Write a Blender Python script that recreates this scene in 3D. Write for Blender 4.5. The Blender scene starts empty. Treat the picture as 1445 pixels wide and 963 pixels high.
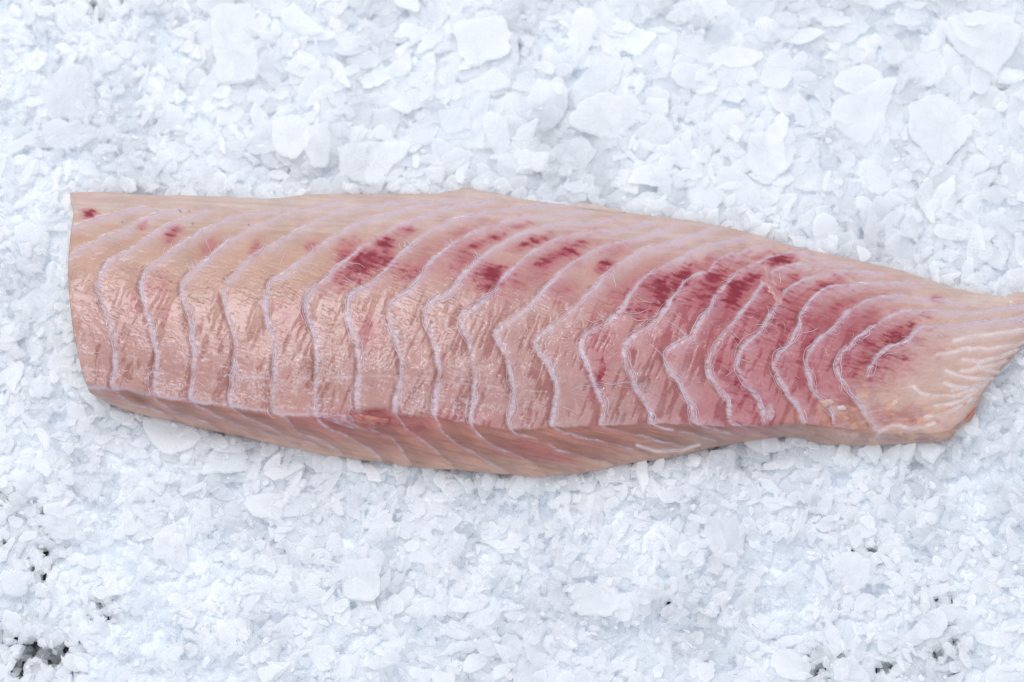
import bpy, math
import numpy as np

# ------------------------------------------------------------------ camera, light, exposure
scene = bpy.context.scene
W_PX, H_PX = 1445.0, 963.0
FRAME_W, LENS, SENSOR, TILT = 0.75, 75.0, 36.0, math.radians(11.0)
DIST = FRAME_W * LENS / SENSOR
CENTRE = np.array([0.0, 0.0, 0.02])
CAM = CENTRE + DIST * np.array([0.0, -math.sin(TILT), math.cos(TILT)])

cam_data = bpy.data.cameras.new("camera")
cam = bpy.data.objects.new("camera", cam_data)
scene.collection.objects.link(cam)
cam.location = CAM
cam.rotation_euler = (TILT, 0.0, 0.0)
cam_data.lens, cam_data.sensor_width = LENS, SENSOR
cam_data.clip_start, cam_data.clip_end = 0.05, 50.0
cam_data.dof.use_dof = True
cam_data.dof.focus_distance = DIST - 0.018
cam_data.dof.aperture_fstop = 2.2
scene.camera = cam

world = bpy.data.worlds.new("World")
scene.world = world
world.use_nodes = True
bg = world.node_tree.nodes["Background"]
bg.inputs[0].default_value = (0.885, 0.93, 1.0, 1.0)
bg.inputs[1].default_value = 0.78


def area_lamp(name, loc, target, sx, sy, power, color):
    d = bpy.data.lights.new(name, "AREA")
    d.shape, d.size, d.size_y, d.energy, d.color = "RECTANGLE", sx, sy, power, color
    o = bpy.data.objects.new(name, d)
    scene.collection.objects.link(o)
    o.location = loc
    v = np.array(target) - np.array(loc)
    v = v / np.linalg.norm(v)
    from mathutils import Vector
    o.rotation_euler = Vector(v).to_track_quat("-Z", "Y").to_euler()
    return o


area_lamp("window_light", (-0.5, 1.3, 2.3), (0, 0, 0), 1.1, 0.8, 20.0, (0.97, 0.985, 1.0))

area_lamp("added_glint_lamp", (-0.42, 0.43, 2.4), (-0.15, 0, 0), 0.36, 0.22, 5.0, (1.0, 0.98, 0.96))  # added unseen lamp, placed so its reflection puts wet glints on the flesh

scene.view_settings.view_transform = "Standard"
scene.view_settings.look = "None"
scene.view_settings.exposure = 0.31
scene.view_settings.gamma = 1.0
scene.cycles.max_bounces = 14
scene.cycles.diffuse_bounces = 12
scene.cycles.glossy_bounces = 3
scene.cycles.transmission_bounces = 10
scene.cycles.transparent_max_bounces = 14
scene.cycles.caustics_reflective = False
scene.cycles.caustics_refractive = False
scene.cycles.use_denoising = True

RNG = np.random.default_rng(7)
LINK = scene.collection.objects.link


# ------------------------------------------------------------------ small helpers
def at(px, py, z):
    """Points at height z on the lines of sight of the traced outline points (photo pixels)."""
    px, py, z = np.broadcast_arrays(np.asarray(px, float), np.asarray(py, float), np.asarray(z, float))
    a = (px - W_PX / 2) / W_PX * SENSOR / LENS
    b = (H_PX / 2 - py) / W_PX * SENSOR / LENS
    dx = a
    dy = b * math.cos(TILT) + math.sin(TILT)
    dz = b * math.sin(TILT) - math.cos(TILT)
    t = (z - CAM[2]) / dz
    return np.stack([CAM[0] + t * dx, CAM[1] + t * dy, z + 0 * dx], -1)


def to_px(P):
    """World points to photo pixels (only used to know which ice is in view)."""
    q = np.asarray(P) - CAM
    u = q[..., 1] * math.cos(TILT) + q[..., 2] * math.sin(TILT)
    w = q[..., 1] * math.sin(TILT) - q[..., 2] * math.cos(TILT)
    k = LENS / SENSOR * W_PX
    return W_PX / 2 + q[..., 0] / w * k, H_PX / 2 - u / w * k


def lin(c):
    c = np.asarray(c, float) / 255.0
    return np.where(c <= 0.04045, c / 12.92, ((c + 0.055) / 1.055) ** 2.4)


def sstep(a, b, x):
    t = np.clip((x - a) / (b - a), 0, 1)
    return t * t * (3 - 2 * t)


def _hash(ix, iy, seed):
    h = (ix.astype(np.int64) * 374761393 + iy.astype(np.int64) * 668265263 + seed * 974634777) & 0xFFFFFFFF
    h = ((h ^ (h >> 13)) * 1274126177) & 0xFFFFFFFF
    h = (h ^ (h >> 16)) & 0xFFFFFFFF
    return h / 4294967295.0


def vnoise(x, y, seed):
    ix, iy = np.floor(x), np.floor(y)
    fx, fy = x - ix, y - iy
    fx, fy = fx * fx * (3 - 2 * fx), fy * fy * (3 - 2 * fy)
    ix, iy = ix.astype(np.int64), iy.astype(np.int64)
    a, b = _hash(ix, iy, seed), _hash(ix + 1, iy, seed)
    c, d = _hash(ix, iy + 1, seed), _hash(ix + 1, iy + 1, seed)
    return (a * (1 - fx) + b * fx) * (1 - fy) + (c * (1 - fx) + d * fx) * fy


def fbm(x, y, seed, octaves=4, gain=0.5):
    s, amp, tot = 0.0, 1.0, 0.0
    for o in range(octaves):
        s = s + amp * vnoise(x * 2 ** o + 17.3 * o, y * 2 ** o - 9.1 * o, seed + o)
        tot += amp
        amp *= gain
    return s / tot


def aniso(x, y, ang, la, lb, seed, octaves=3):
    """Noise stretched to length la along the angle (degrees, image sense) and lb across it."""
    c, s = math.cos(math.radians(ang)), math.sin(math.radians(ang))
    return fbm((x * c + y * s) / la, (-x * s + y * c) / lb, seed, octaves)


def mix(a, b, f):
    return a + (b - a) * f


def mesh_from(name, verts, faces_flat, counts, mat, parent=None, smooth=True):
    """One mesh object from a vertex array and flat polygon index / count arrays."""
    me = bpy.data.meshes.new(name)
    verts = np.ascontiguousarray(verts, dtype=np.float32)
    faces_flat = np.ascontiguousarray(faces_flat, dtype=np.int32)
    counts = np.ascontiguousarray(counts, dtype=np.int32)
    starts = np.concatenate([[0], np.cumsum(counts)[:-1]]).astype(np.int32)
    me.vertices.add(len(verts))
    me.vertices.foreach_set("co", verts.ravel())
    me.loops.add(len(faces_flat))
    me.loops.foreach_set("vertex_index", faces_flat)
    me.polygons.add(len(counts))
    me.polygons.foreach_set("loop_start", starts)
    me.polygons.foreach_set("use_smooth", np.full(len(counts), smooth, dtype=bool))
    me.update(calc_edges=True)
    me.materials.append(mat)
    o = bpy.data.objects.new(name, me)
    LINK(o)
    if parent is not None:
        o.parent = parent
        o.matrix_parent_inverse = parent.matrix_world.inverted()
    return o


def put_attr(o, name, arr):
    me = o.data
    arr = np.asarray(arr, np.float32)
    if arr.ndim == 2:
        a = me.attributes.new(name, "FLOAT_COLOR", "POINT")
        rgba = np.ones((len(arr), 4), np.float32)
        rgba[:, :3] = arr
        a.data.foreach_set("color", rgba.ravel())
    else:
        a = me.attributes.new(name, "FLOAT", "POINT")
        a.data.foreach_set("value", arr)


# ------------------------------------------------------------------ materials
def new_mat(name):
    m = bpy.data.materials.new(name)
    m.use_nodes = True
    nt = m.node_tree
    nt.nodes.clear()
    out = nt.nodes.new("ShaderNodeOutputMaterial")
    return m, nt, out


def attr(nt, name):
    n = nt.nodes.new("ShaderNodeAttribute")
    n.attribute_name = name
    return n


def math_node(nt, op, a, b):
    n = nt.nodes.new("ShaderNodeMath")
    n.operation = op
    for i, v in enumerate((a, b)):
        if hasattr(v, "links"):
            nt.links.new(v, n.inputs[i])
        else:
            n.inputs[i].default_value = v
    return n.outputs[0]


def flesh_material():
    m, nt, out = new_mat("raw_fish")
    L = nt.links.new
    p = nt.nodes.new("ShaderNodeBsdfPrincipled")
    col = attr(nt, "pigment")
    wet = attr(nt, "wet")
    tc = nt.nodes.new("ShaderNodeTexCoord")
    n1 = nt.nodes.new("ShaderNodeTexNoise")
    n1.inputs["Scale"].default_value = 900.0
    n1.inputs["Detail"].default_value = 4.0
    L(tc.outputs["Object"], n1.inputs["Vector"])
    hsv = nt.nodes.new("ShaderNodeHueSaturation")
    L(col.outputs["Color"], hsv.inputs["Color"])
    L(math_node(nt, "ADD", math_node(nt, "MULTIPLY", n1.outputs[0], 0.22), 0.89), hsv.inputs["Value"])
    L(hsv.outputs[0], p.inputs["Base Color"])
    bump = nt.nodes.new("ShaderNodeBump")
    bump.inputs["Strength"].default_value = 0.25
    bump.inputs["Distance"].default_value = 0.0006
    L(n1.outputs[0], bump.inputs["Height"])
    L(bump.outputs[0], p.inputs["Normal"])
    L(math_node(nt, "SUBTRACT", 0.55, math_node(nt, "MULTIPLY", wet.outputs["Fac"], 0.25)), p.inputs["Roughness"])
    p.inputs["Specular IOR Level"].default_value = 0.3
    p.inputs["Subsurface Weight"].default_value = 0.55
    p.inputs["Subsurface Radius"].default_value = (1.0, 0.5, 0.4)
    p.inputs["Subsurface Scale"].default_value = 0.0016
    L(math_node(nt, "MULTIPLY", wet.outputs["Fac"], 0.75), p.inputs["Coat Weight"])
    p.inputs["Coat Roughness"].default_value = 0.06
    n2 = nt.nodes.new("ShaderNodeTexNoise")
    n2.inputs["Scale"].default_value = 210.0
    n2.inputs["Detail"].default_value = 5.0
    L(tc.outputs["Object"], n2.inputs["Vector"])
    b2 = nt.nodes.new("ShaderNodeBump")
    b2.inputs["Strength"].default_value = 0.4
    b2.inputs["Distance"].default_value = 0.0012
    L(n2.outputs[0], b2.inputs["Height"])
    L(b2.outputs[0], p.inputs["Coat Normal"])
    p.inputs["Coat IOR"].default_value = 1.45
    L(p.outputs[0], out.inputs[0])
    return m


def membrane_material():
    m, nt, out = new_mat("white_membrane")
    L = nt.links.new
    p = nt.nodes.new("ShaderNodeBsdfPrincipled")
    tc = nt.nodes.new("ShaderNodeTexCoord")
    n1 = nt.nodes.new("ShaderNodeTexNoise")
    n1.inputs["Scale"].default_value = 420.0
    n1.inputs["Detail"].default_value = 5.0
    L(tc.outputs["Object"], n1.inputs["Vector"])
    r = nt.nodes.new("ShaderNodeValToRGB")
    e = r.color_ramp.elements
    e[0].position, e[0].color = 0.3, (*lin((196, 178, 186)), 1)
    e[1].position, e[1].color = 0.58, (*lin((226, 216, 228)), 1)
    L(n1.outputs[0], r.inputs[0])
    L(r.outputs[0], p.inputs["Base Color"])
    p.inputs["Roughness"].default_value = 0.42
    b = nt.nodes.new("ShaderNodeBump")
    b.inputs["Strength"].default_value = 0.2
    b.inputs["Distance"].default_value = 0.0006
    L(n1.outputs[0], b.inputs["Height"])
    L(b.outputs[0], p.inputs["Normal"])
    tr = nt.nodes.new("ShaderNodeBsdfTransparent")
    mx = nt.nodes.new("ShaderNodeMixShader")
    cover = attr(nt, "cover")
    L(cover.outputs["Fac"], mx.inputs[0])
    L(tr.outputs[0], mx.inputs[1])
    L(p.outputs[0], mx.inputs[2])
    L(mx.outputs[0], out.inputs[0])
    return m


def ice_material():
    m, nt, out = new_mat("frosted_ice")
    L = nt.links.new
    frost = attr(nt, "frost")
    tc = nt.nodes.new("ShaderNodeTexCoord")
    n1 = nt.nodes.new("ShaderNodeTexNoise")
    n1.inputs["Scale"].default_value = 150.0
    n1.inputs["Detail"].default_value = 6.0
    n1.inputs["Roughness"].default_value = 0.6
    L(tc.outputs["Object"], n1.inputs["Vector"])
    bump = nt.nodes.new("ShaderNodeBump")
    bump.inputs["Strength"].default_value = 0.35
    bump.inputs["Distance"].default_value = 0.0015
    L(n1.outputs[0], bump.inputs["Height"])
    p = nt.nodes.new("ShaderNodeBsdfPrincipled")
    p.inputs["Base Color"].default_value = (0.975, 0.979, 0.990, 1)
    p.inputs["Roughness"].default_value = 0.30
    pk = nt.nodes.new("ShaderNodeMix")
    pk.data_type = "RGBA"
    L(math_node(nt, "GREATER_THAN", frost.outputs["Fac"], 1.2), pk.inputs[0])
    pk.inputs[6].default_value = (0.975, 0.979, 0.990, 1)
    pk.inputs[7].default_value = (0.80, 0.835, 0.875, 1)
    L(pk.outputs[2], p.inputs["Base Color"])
    p.inputs["IOR"].default_value = 1.31
    L(bump.outputs[0], p.inputs["Normal"])
    tl = nt.nodes.new("ShaderNodeBsdfTranslucent")
    tl.inputs[0].default_value = (0.98, 0.983, 0.992, 1)
    L(bump.outputs[0], tl.inputs["Normal"])
    mx = nt.nodes.new("ShaderNodeMixShader")
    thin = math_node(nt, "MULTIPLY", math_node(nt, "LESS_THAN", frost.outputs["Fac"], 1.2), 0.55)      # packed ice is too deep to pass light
    L(thin, mx.inputs[0])
    L(p.outputs[0], mx.inputs[1])
    L(tl.outputs[0], mx.inputs[2])
    tr = nt.nodes.new("ShaderNodeBsdfTransparent")
    tr.inputs[0].default_value = (0.98, 0.984, 0.99, 1)
    mt = nt.nodes.new("ShaderNodeMixShader")
    f = math_node(nt, "ADD", math_node(nt, "MULTIPLY", frost.outputs["Fac"], 0.75), math_node(nt, "MULTIPLY", n1.outputs[0], 0.3))
    cl = math_node(nt, "MINIMUM", f, 1.0)
    L(cl, mt.inputs[0])
    L(tr.outputs[0], mt.inputs[1])
    L(mx.outputs[0], mt.inputs[2])
    L(mt.outputs[0], out.inputs[0])
    return m


def tray_material():
    m, nt, out = new_mat("dark_tray")
    p = nt.nodes.new("ShaderNodeBsdfPrincipled")
    n = nt.nodes.new("ShaderNodeTexNoise")
    n.inputs["Scale"].default_value = 60.0
    r = nt.nodes.new("ShaderNodeValToRGB")
    r.color_ramp.elements[0].color = (0.012, 0.013, 0.016, 1)
    r.color_ramp.elements[1].color = (0.035, 0.036, 0.042, 1)
    nt.links.new(n.outputs[0], r.inputs[0])
    nt.links.new(r.outputs[0], p.inputs["Base Color"])
    p.inputs["Roughness"].default_value = 0.5
    nt.links.new(p.outputs[0], out.inputs[0])
    return m


def fibre_material():
    m, nt, out = new_mat("white_fibre")
    a = nt.nodes.new("ShaderNodeBsdfDiffuse")
    a.inputs[0].default_value = (0.82, 0.76, 0.82, 1)
    b = nt.nodes.new("ShaderNodeBsdfTranslucent")
    b.inputs[0].default_value = (0.85, 0.80, 0.86, 1)
    mx = nt.nodes.new("ShaderNodeMixShader")
    mx.inputs[0].default_value = 0.5
    nt.links.new(a.outputs[0], mx.inputs[1])
    nt.links.new(b.outputs[0], mx.inputs[2])
    nt.links.new(mx.outputs[0], out.inputs[0])
    return m


FIBRE = fibre_material()
FLESH, MEMB, ICE, TRAY = flesh_material(), membrane_material(), ice_material(), tray_material()

# ------------------------------------------------------------------ the fillet's outline and seams (traced, photo pixels)
def curve(*pts):
    return np.array(pts, float)


TOP = curve((60, 272), (99, 272), (130, 271), (162, 272), (192, 274.5), (217, 276), (255, 276), (304, 277), (342, 279.5), (379, 281), (404, 278.5), (439, 274.5), (475, 274),
            (530, 274), (575, 274), (612, 273.5), (637, 270), (657, 265.5), (674, 269), (699, 272), (732, 281), (757, 284), (795, 289), (820, 294), (857, 299), (894, 302),
            (932, 306), (969, 311), (1007, 317), (1039, 324), (1079, 335), (1122, 349), (1160, 357), (1197, 364), (1222, 371), (1260, 379), (1297, 390), (1334, 403),
            (1372, 413), (1404, 418), (1426, 418), (1431, 413), (1444, 413), (1480, 416))
BOT = curve((60, 551), (125, 551), (132, 556), (150, 565), (175, 575), (200, 582), (240, 589.6), (267, 597), (304, 606), (342, 613), (379, 622), (417, 629.5), (445, 637), (475, 641),
            (500, 644.5), (537, 649.5), (570, 654.5), (600, 658), (637, 659.5), (674, 663), (719, 667), (757, 670.7), (790, 667), (820, 664.5), (850, 659.5), (875, 653),
            (919, 647), (939, 644.5), (959, 639.5), (982, 634.5), (1007, 628), (1044, 622), (1079, 616), (1110, 613), (1130, 614.5), (1155, 622), (1185, 625), (1222, 626),
            (1260, 624.5), (1297, 622), (1322, 621), (1344, 618), (1350, 607), (1362, 597), (1375, 580), (1387, 557), (1394, 545), (1407, 530), (1417, 517), (1434, 499), (1444, 486), (1480, 450))
RIDGE = curve((60, 545), (125, 547), (162, 550), (180, 552), (217, 560), (255, 565), (292, 571), (329, 573.5), (367, 580), (399, 587), (450, 588), (500, 586), (560, 583), (617, 586),
              (664, 597), (719, 606), (782, 602), (845, 601), (907, 600), (969, 597), (1019, 601), (1069, 602), (1085, 602), (1135, 598), (1160, 601), (1197, 605), (1245, 611),
              (1284, 612), (1330, 610), (1344, 604), (1362, 590), (1387, 551), (1417, 512), (1444, 482), (1480, 446))
LEFT = curve((99, 272), (100, 287), (104, 300), (101, 322), (99, 337), (97, 360), (96, 390), (98, 424), (102, 457), (107, 487), (114, 517), (119, 535), (125, 551))

SEAMS = [
    curve((215, 293), (180, 297), (142, 306), (105, 317), (90, 325)),
    curve((255, 295), (220, 301), (187, 316), (165, 327), (142, 337), (117, 351), (105, 357), (88, 372)),
    curve((292, 297), (269.5, 303.6), (235, 318.5), (205, 337), (182, 352), (157, 367), (143.5, 385), (141, 405), (146, 430), (155, 457), (161, 475), (163.5, 500), (162, 525), (160, 547),
          (180, 567), (220, 580), (242, 590)),
    curve((392, 297), (342, 302), (304, 315), (279.5, 328.5), (254.5, 343.5), (230, 362), (207, 382), (200, 400), (201, 422), (210, 449.5), (217, 482), (221, 500), (220, 530), (218.5, 556),
          (227, 570), (250, 585), (279.5, 592), (304, 605)),
    curve((480, 284), (439, 292.4), (409, 298.6), (374, 312), (344, 327), (317, 343.5), (292, 364.7), (269.5, 384.7), (258, 404.6), (259.5, 429.5), (269.5, 457), (272, 482), (276, 500),
          (273, 530), (269.5, 564), (287, 577), (317, 592), (344, 602), (379, 612), (422, 629.5)),
    curve((600, 279), (555, 286), (512, 291), (475, 297), (450, 307), (425, 321), (400, 335), (384, 345), (354, 362), (332, 384.7), (317, 404.6), (314, 422), (324, 449.5), (332, 482),
          (332, 500), (329, 530), (327, 572), (344, 587), (379, 602), (402, 614.6), (439, 626), (460, 636)),
    curve((660, 278), (600, 287), (562, 298.6), (525, 306), (500, 316), (470, 333.5), (445, 351), (422, 370), (400, 387), (384, 396), (374, 419.6), (377, 449.5), (387, 482), (389, 500),
          (387, 537), (384, 577), (404, 592), (422, 609.6), (450, 619.6), (470, 634.5), (480, 641)),
    curve((699, 282), (662, 287), (624, 295), (587, 308.6), (555, 321), (525, 337), (500, 357), (477, 377), (457, 397), (440, 409.6), (432, 429.5), (437, 450), (447, 480), (447, 525),
          (447, 562), (446, 588), (462, 604.6), (500, 622), (522, 634.5), (537, 648)),
    curve((800, 286), (757, 288.6), (712, 293.6), (662, 303.6), (624, 316), (594.5, 332), (570, 355), (550, 375), (525, 397), (500, 412), (490, 432), (493.5, 457), (502, 480), (507, 507),
          (505, 545), (507, 586), (535, 612), (555, 622), (567, 637), (578, 652)),
    curve((827, 297), (795, 299), (757, 302.5), (724, 310), (682, 322), (649, 338.5), (627, 352), (607, 372), (592, 392), (574.6, 409.6), (554.6, 422), (548, 437), (553, 462), (560, 480),
          (566, 517), (562, 550), (557, 583), (580, 609.6), (607, 629.5), (624, 647), (637, 658)),
    curve((870, 305), (840, 314), (790, 315.5), (759, 321), (724, 335), (694, 351), (669, 372), (649, 394.6), (634, 412), (612, 424.6), (599.5, 439.5), (603, 462), (612, 482), (619.5, 517),
          (616, 555), (614.5, 586), (629.5, 614.6), (662, 637), (687, 652), (714, 664.5)),
    curve((919.5, 310), (889.5, 318.6), (845, 326), (802, 332), (770, 345), (740, 362), (714, 389.6), (694, 412), (669, 434.5), (652, 447), (652, 462), (662, 482), (670.6, 522), (669, 560),
          (665.6, 597), (682, 619.6), (707, 634.5), (732, 644.5), (759, 659.5)),
    curve((952, 316), (932, 325), (894.6, 336), (854.7, 345), (825, 360), (795, 380), (772, 404.7), (747, 429.6), (720, 452), (707, 457), (699, 469.5), (704, 480), (712, 495), (722, 532),
          (725, 562), (720, 605), (762, 622), (787, 634.5), (820, 643), (864.6, 654.5)),
    curve((1002, 322), (974, 332), (944, 341), (909.5, 350), (882, 365), (859.7, 382), (840, 402), (825, 419.6), (802, 442), (775, 462), (757, 479.5), (757, 492), (772, 515), (785, 550),
          (782, 579.7), (780, 601), (795, 609.6), (820, 617), (860, 625), (900, 636)),
    curve((1047, 332), (1019, 341), (989, 348.5), (957, 364.8), (927, 379.7), (904.5, 397), (889.6, 417), (874.6, 439.6), (854.7, 457), (830, 468), (821, 480), (820, 492), (830, 522),
          (844.7, 557), (852, 584.7), (850, 601), (880, 610), (930, 622), (975, 634)),
    curve((1079, 345), (1044, 355), (1014, 367), (999, 382), (979, 389.7), (957, 409.7), (942, 432), (929.5, 449.5), (909.5, 464.5), (889.6, 477), (881, 492), (887, 522), (902, 557),
          (919.5, 584.7), (922, 599), (960, 610), (1010, 622)),
    curve((1160, 361), (1135, 356.5), (1105, 357), (1079, 367), (1042, 382), (1024, 402), (1007, 422), (997, 442), (984, 459.5), (972, 477), (949.5, 489.5), (939, 500), (944.5, 522),
          (959, 542), (974, 569.7), (982, 596), (1030, 612)),
    curve((1205, 373), (1185, 371), (1142, 370.5), (1110, 377), (1085, 387), (1068, 412), (1044, 442), (1032, 459.5), (1014, 482), (1002, 500), (999, 522), (1012, 545), (1029, 569.7),
          (1034, 596), (1070, 610)),
    curve((1245, 386), (1197, 382), (1160, 385), (1135, 395), (1112, 408.5), (1095, 430), (1076, 462), (1060, 478), (1046, 492), (1042, 507), (1044, 527), (1059, 550), (1075, 575), (1078, 600)),
    curve((1290, 397), (1260, 399), (1210, 400), (1172, 405), (1147, 420), (1132, 442), (1127, 460), (1115, 482), (1100, 497), (1092, 517), (1100, 534), (1110, 552), (1125, 575), (1135, 598)),
    curve((1359, 428.5), (1322, 423), (1282, 417), (1255, 418), (1225, 423.5), (1197, 440), (1185, 452), (1160, 474.6), (1145, 494.5), (1137, 517), (1142, 534.5), (1150, 556), (1170, 575), (1180, 604)),
    curve((1480, 428), (1444, 431), (1409, 435), (1372, 438), (1327, 438.5), (1297, 437), (1270, 441), (1247, 449.7), (1235, 459.6), (1220, 470), (1195, 489.5), (1180, 509.5), (1185, 529.5),
          (1195, 549.5), (1215, 575), (1235, 608)),
    curve((1480, 441), (1444, 446), (1384, 454.6), (1347, 459.6), (1312, 459.6), (1294.5, 464.6), (1279.5, 482), (1254.6, 489.5), (1235, 507), (1225, 530)),
]
N_BAND_SEAMS = len(SEAMS) - 1
TENDONS = [
    curve((1347, 481), (1372, 476), (1409, 469.6), (1444, 466), (1480, 455)),
    curve((1369, 492), (1399, 492), (1418, 489), (1444, 483)),
    curve((1357, 507), (1384, 508.6), (1417, 501), (1436, 494)),
    curve((1377, 510), (1384, 520), (1398, 524), (1414, 526)),
    curve((1334, 522), (1350, 529), (1367, 533.5), (1402, 535)),
    curve((1332, 542), (1359, 546), (1380, 544), (1394, 540)),
    curve((1289, 545), (1296, 552), (1304, 557), (1334, 560), (1367, 552), (1389, 543.5)),
    curve((1305, 588), (1330, 584), (1352, 574), (1370, 562)),
    curve((1240, 612), (1262, 600), (1290, 606), (1318, 598)),
    curve((900, 630), (930, 637), (960, 636), (985, 628)),
    curve((1322, 500), (1345, 497), (1369, 492)),
    curve((1356, 522), (1374, 521), (1398, 516), (1420, 508)),
    curve((1345, 552), (1364, 548), (1385, 540)),
    curve((1318, 574), (1340, 570), (1362, 562), (1380, 552)),
]
WEBS = [
    curve((800, 549), (820, 546), (850, 543), (885, 543), (915, 541), (945, 539)),
    curve((900, 473), (915, 487), (930, 500), (946, 520), (965, 536), (985, 545)),
    curve((889, 455), (915, 456), (935, 450), (955, 466), (975, 477), (990, 497), (1000, 508)),
    curve((1020, 452), (1036, 472), (1046, 486), (1058, 492), (1080, 486)),
]


def densify(c, step=2.0):
    """Smooth traced points with a Catmull-Rom spline and resample."""
    p = np.vstack([2 * c[0] - c[1], c, 2 * c[-1] - c[-2]])
    out = []
    for i in range(1, len(p) - 2):
        n = max(2, int(np.linalg.norm(p[i + 1] - p[i]) / step))
        t = np.linspace(0, 1, n, endpoint=False)[:, None]
        a, b, c0, d = p[i - 1], p[i], p[i + 1], p[i + 2]
        out.append(0.5 * ((2 * b) + (-a + c0) * t + (2 * a - 5 * b + 4 * c0 - d) * t ** 2 + (-a + 3 * b - 3 * c0 + d) * t ** 3))
    out.append(p[-2][None])
    return np.vstack(out)


SEAMS_D = [densify(c) for c in SEAMS]
TENDONS_D = [densify(c) for c in TENDONS]
for k, c in enumerate(SEAMS_D + TENDONS_D):
    t = np.arange(len(c)) * 0.16
    wob = (np.array([vnoise(t, t * 0, 500 + k), vnoise(t, t * 0 + 9, 800 + k)]).T - 0.5) * 3.0
    c += wob

# ------------------------------------------------------------------ relief and pigment of the flesh on a fine grid
X0, X1, Y0, Y1 = 60, 1484, 250, 690
XX, YY = np.meshgrid(np.arange(X0, X1 + 1, dtype=float), np.arange(Y0, Y1 + 1, dtype=float))
XS = XX[0]


def fx(pts, x):
    return np.interp(x, pts[:, 0], pts[:, 1])


yt, yr, yb = (np.tile(fx(p, XS), (len(YY), 1)) for p in (TOP, RIDGE, BOT))
yr = np.minimum(yr + 5.0 * (fbm(XX / 20, XX * 0 + 3, 141) - 0.5), yb - 3)
TT = (YY - yt) / (yr - yt)
SS = (YY - yr) / (yb - yr)
ZR = np.interp(XX, [90, 400, 700, 1000, 1200, 1350, 1480], [.050, .056, .056, .050, .037, .024, .015])
ZE = np.interp(XX, [90, 400, 700, 1000, 1300, 1480], [.024, .018, .015, .015, .013, .010])
ZB = np.interp(XX, [90, 400, 1000, 1300, 1480], [.014, .011, .011, .010, .008])
tc = np.clip(TT, 0, 1)
prof = np.sin(0.5 * np.pi * np.clip(tc / 0.72, 0, 1)) ** 0.85
Zt = ZE + (ZR - ZE) * prof - 0.004 * sstep(0.75, 1.0, tc)
sc = np.clip(SS, 0, 1)
side_len = np.clip((yb - yr) / 40.0, 0.15, 1.0)
Zs = (ZR - 0.004) + (ZB - ZR + 0.004) * (0.35 * sc + 0.65 * sc ** 1.8)
Z = np.where(SS > 0, Zs, Zt)


def blur(a, r):
    k = np.exp(-0.5 * (np.arange(-3 * r, 3 * r + 1) / r) ** 2)
    k /= k.sum()
    pad = 3 * r
    b = np.pad(a, pad, mode="edge")
    b = sum(w * b[i:i + a.shape[0], :] for i, w in enumerate(k))
    return sum(w * b[:, i:i + a.shape[1]] for i, w in enumerate(k))


Z = blur(Z, 5)

# distance to the seams, its side (+ is right of / below the seam) and how far past the elbow it lies
D = np.full(XX.shape, 99.0)
SGN = np.zeros(XX.shape)
LOW = np.zeros(XX.shape)
SID = np.zeros(XX.shape)


def stamp(c, R, store=True, k=0):
    global D
    for i in range(len(c) - 1):
        p, q = c[i], c[i + 1]
        x0 = int(max(min(p[0], q[0]) - R - X0, 0)); x1 = int(min(max(p[0], q[0]) + R + 2 - X0, XX.shape[1]))
        y0 = int(max(min(p[1], q[1]) - R - Y0, 0)); y1 = int(min(max(p[1], q[1]) + R + 2 - Y0, XX.shape[0]))
        if x1 <= x0 or y1 <= y0:
            continue
        gx, gy = XX[y0:y1, x0:x1], YY[y0:y1, x0:x1]
        e = q - p
        L2 = max(e @ e, 1e-6)
        t = np.clip(((gx - p[0]) * e[0] + (gy - p[1]) * e[1]) / L2, 0, 1)
        dx, dy = gx - p[0] - t * e[0], gy - p[1] - t * e[1]
        d = np.hypot(dx, dy)
        m = d < D[y0:y1, x0:x1]
        D[y0:y1, x0:x1][m] = d[m]
        if store:
            cr = e[0] * dy - e[1] * dx          # seam runs from the top right down: negative is right/below
            SGN[y0:y1, x0:x1][m] = np.where(cr < 0, 1.0, -1.0)[m]
            steep = abs(e[1]) / (abs(e[0]) + abs(e[1]) + 1e-6)
            LOW[y0:y1, x0:x1][m] = steep
            SID[y0:y1, x0:x1][m] = k


for k, c in enumerate(SEAMS_D):
    stamp(c, 24, True, k)
SD = D * SGN
D_SEAM = D.copy()
D = np.full(XX.shape, 99.0)
SGN_K, LOW_K = SGN.copy(), LOW.copy()
SGN[:] = 0
for c in TENDONS_D:
    stamp(c[::-1] if c[0, 0] < c[-1, 0] else c, 16, True)
D_TEND, SD_T = D.copy(), D * SGN
SGN, LOW = SGN_K, LOW_K

C = lambda *rgb: lin(rgb)[None, None, :]
ex = lambda a: a[..., None]
wx = XX + 10 * (fbm(XX / 30, YY / 30, 11) - 0.5)
wy = YY + 10 * (fbm(XX / 30, YY / 30, 12) - 0.5)
n_big = fbm(XX / 70, YY / 70, 21)
n_mid = fbm(XX / 16, YY / 16, 22)
n_fine = fbm(XX / 3.0, YY / 3.0, 23, 3)

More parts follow.
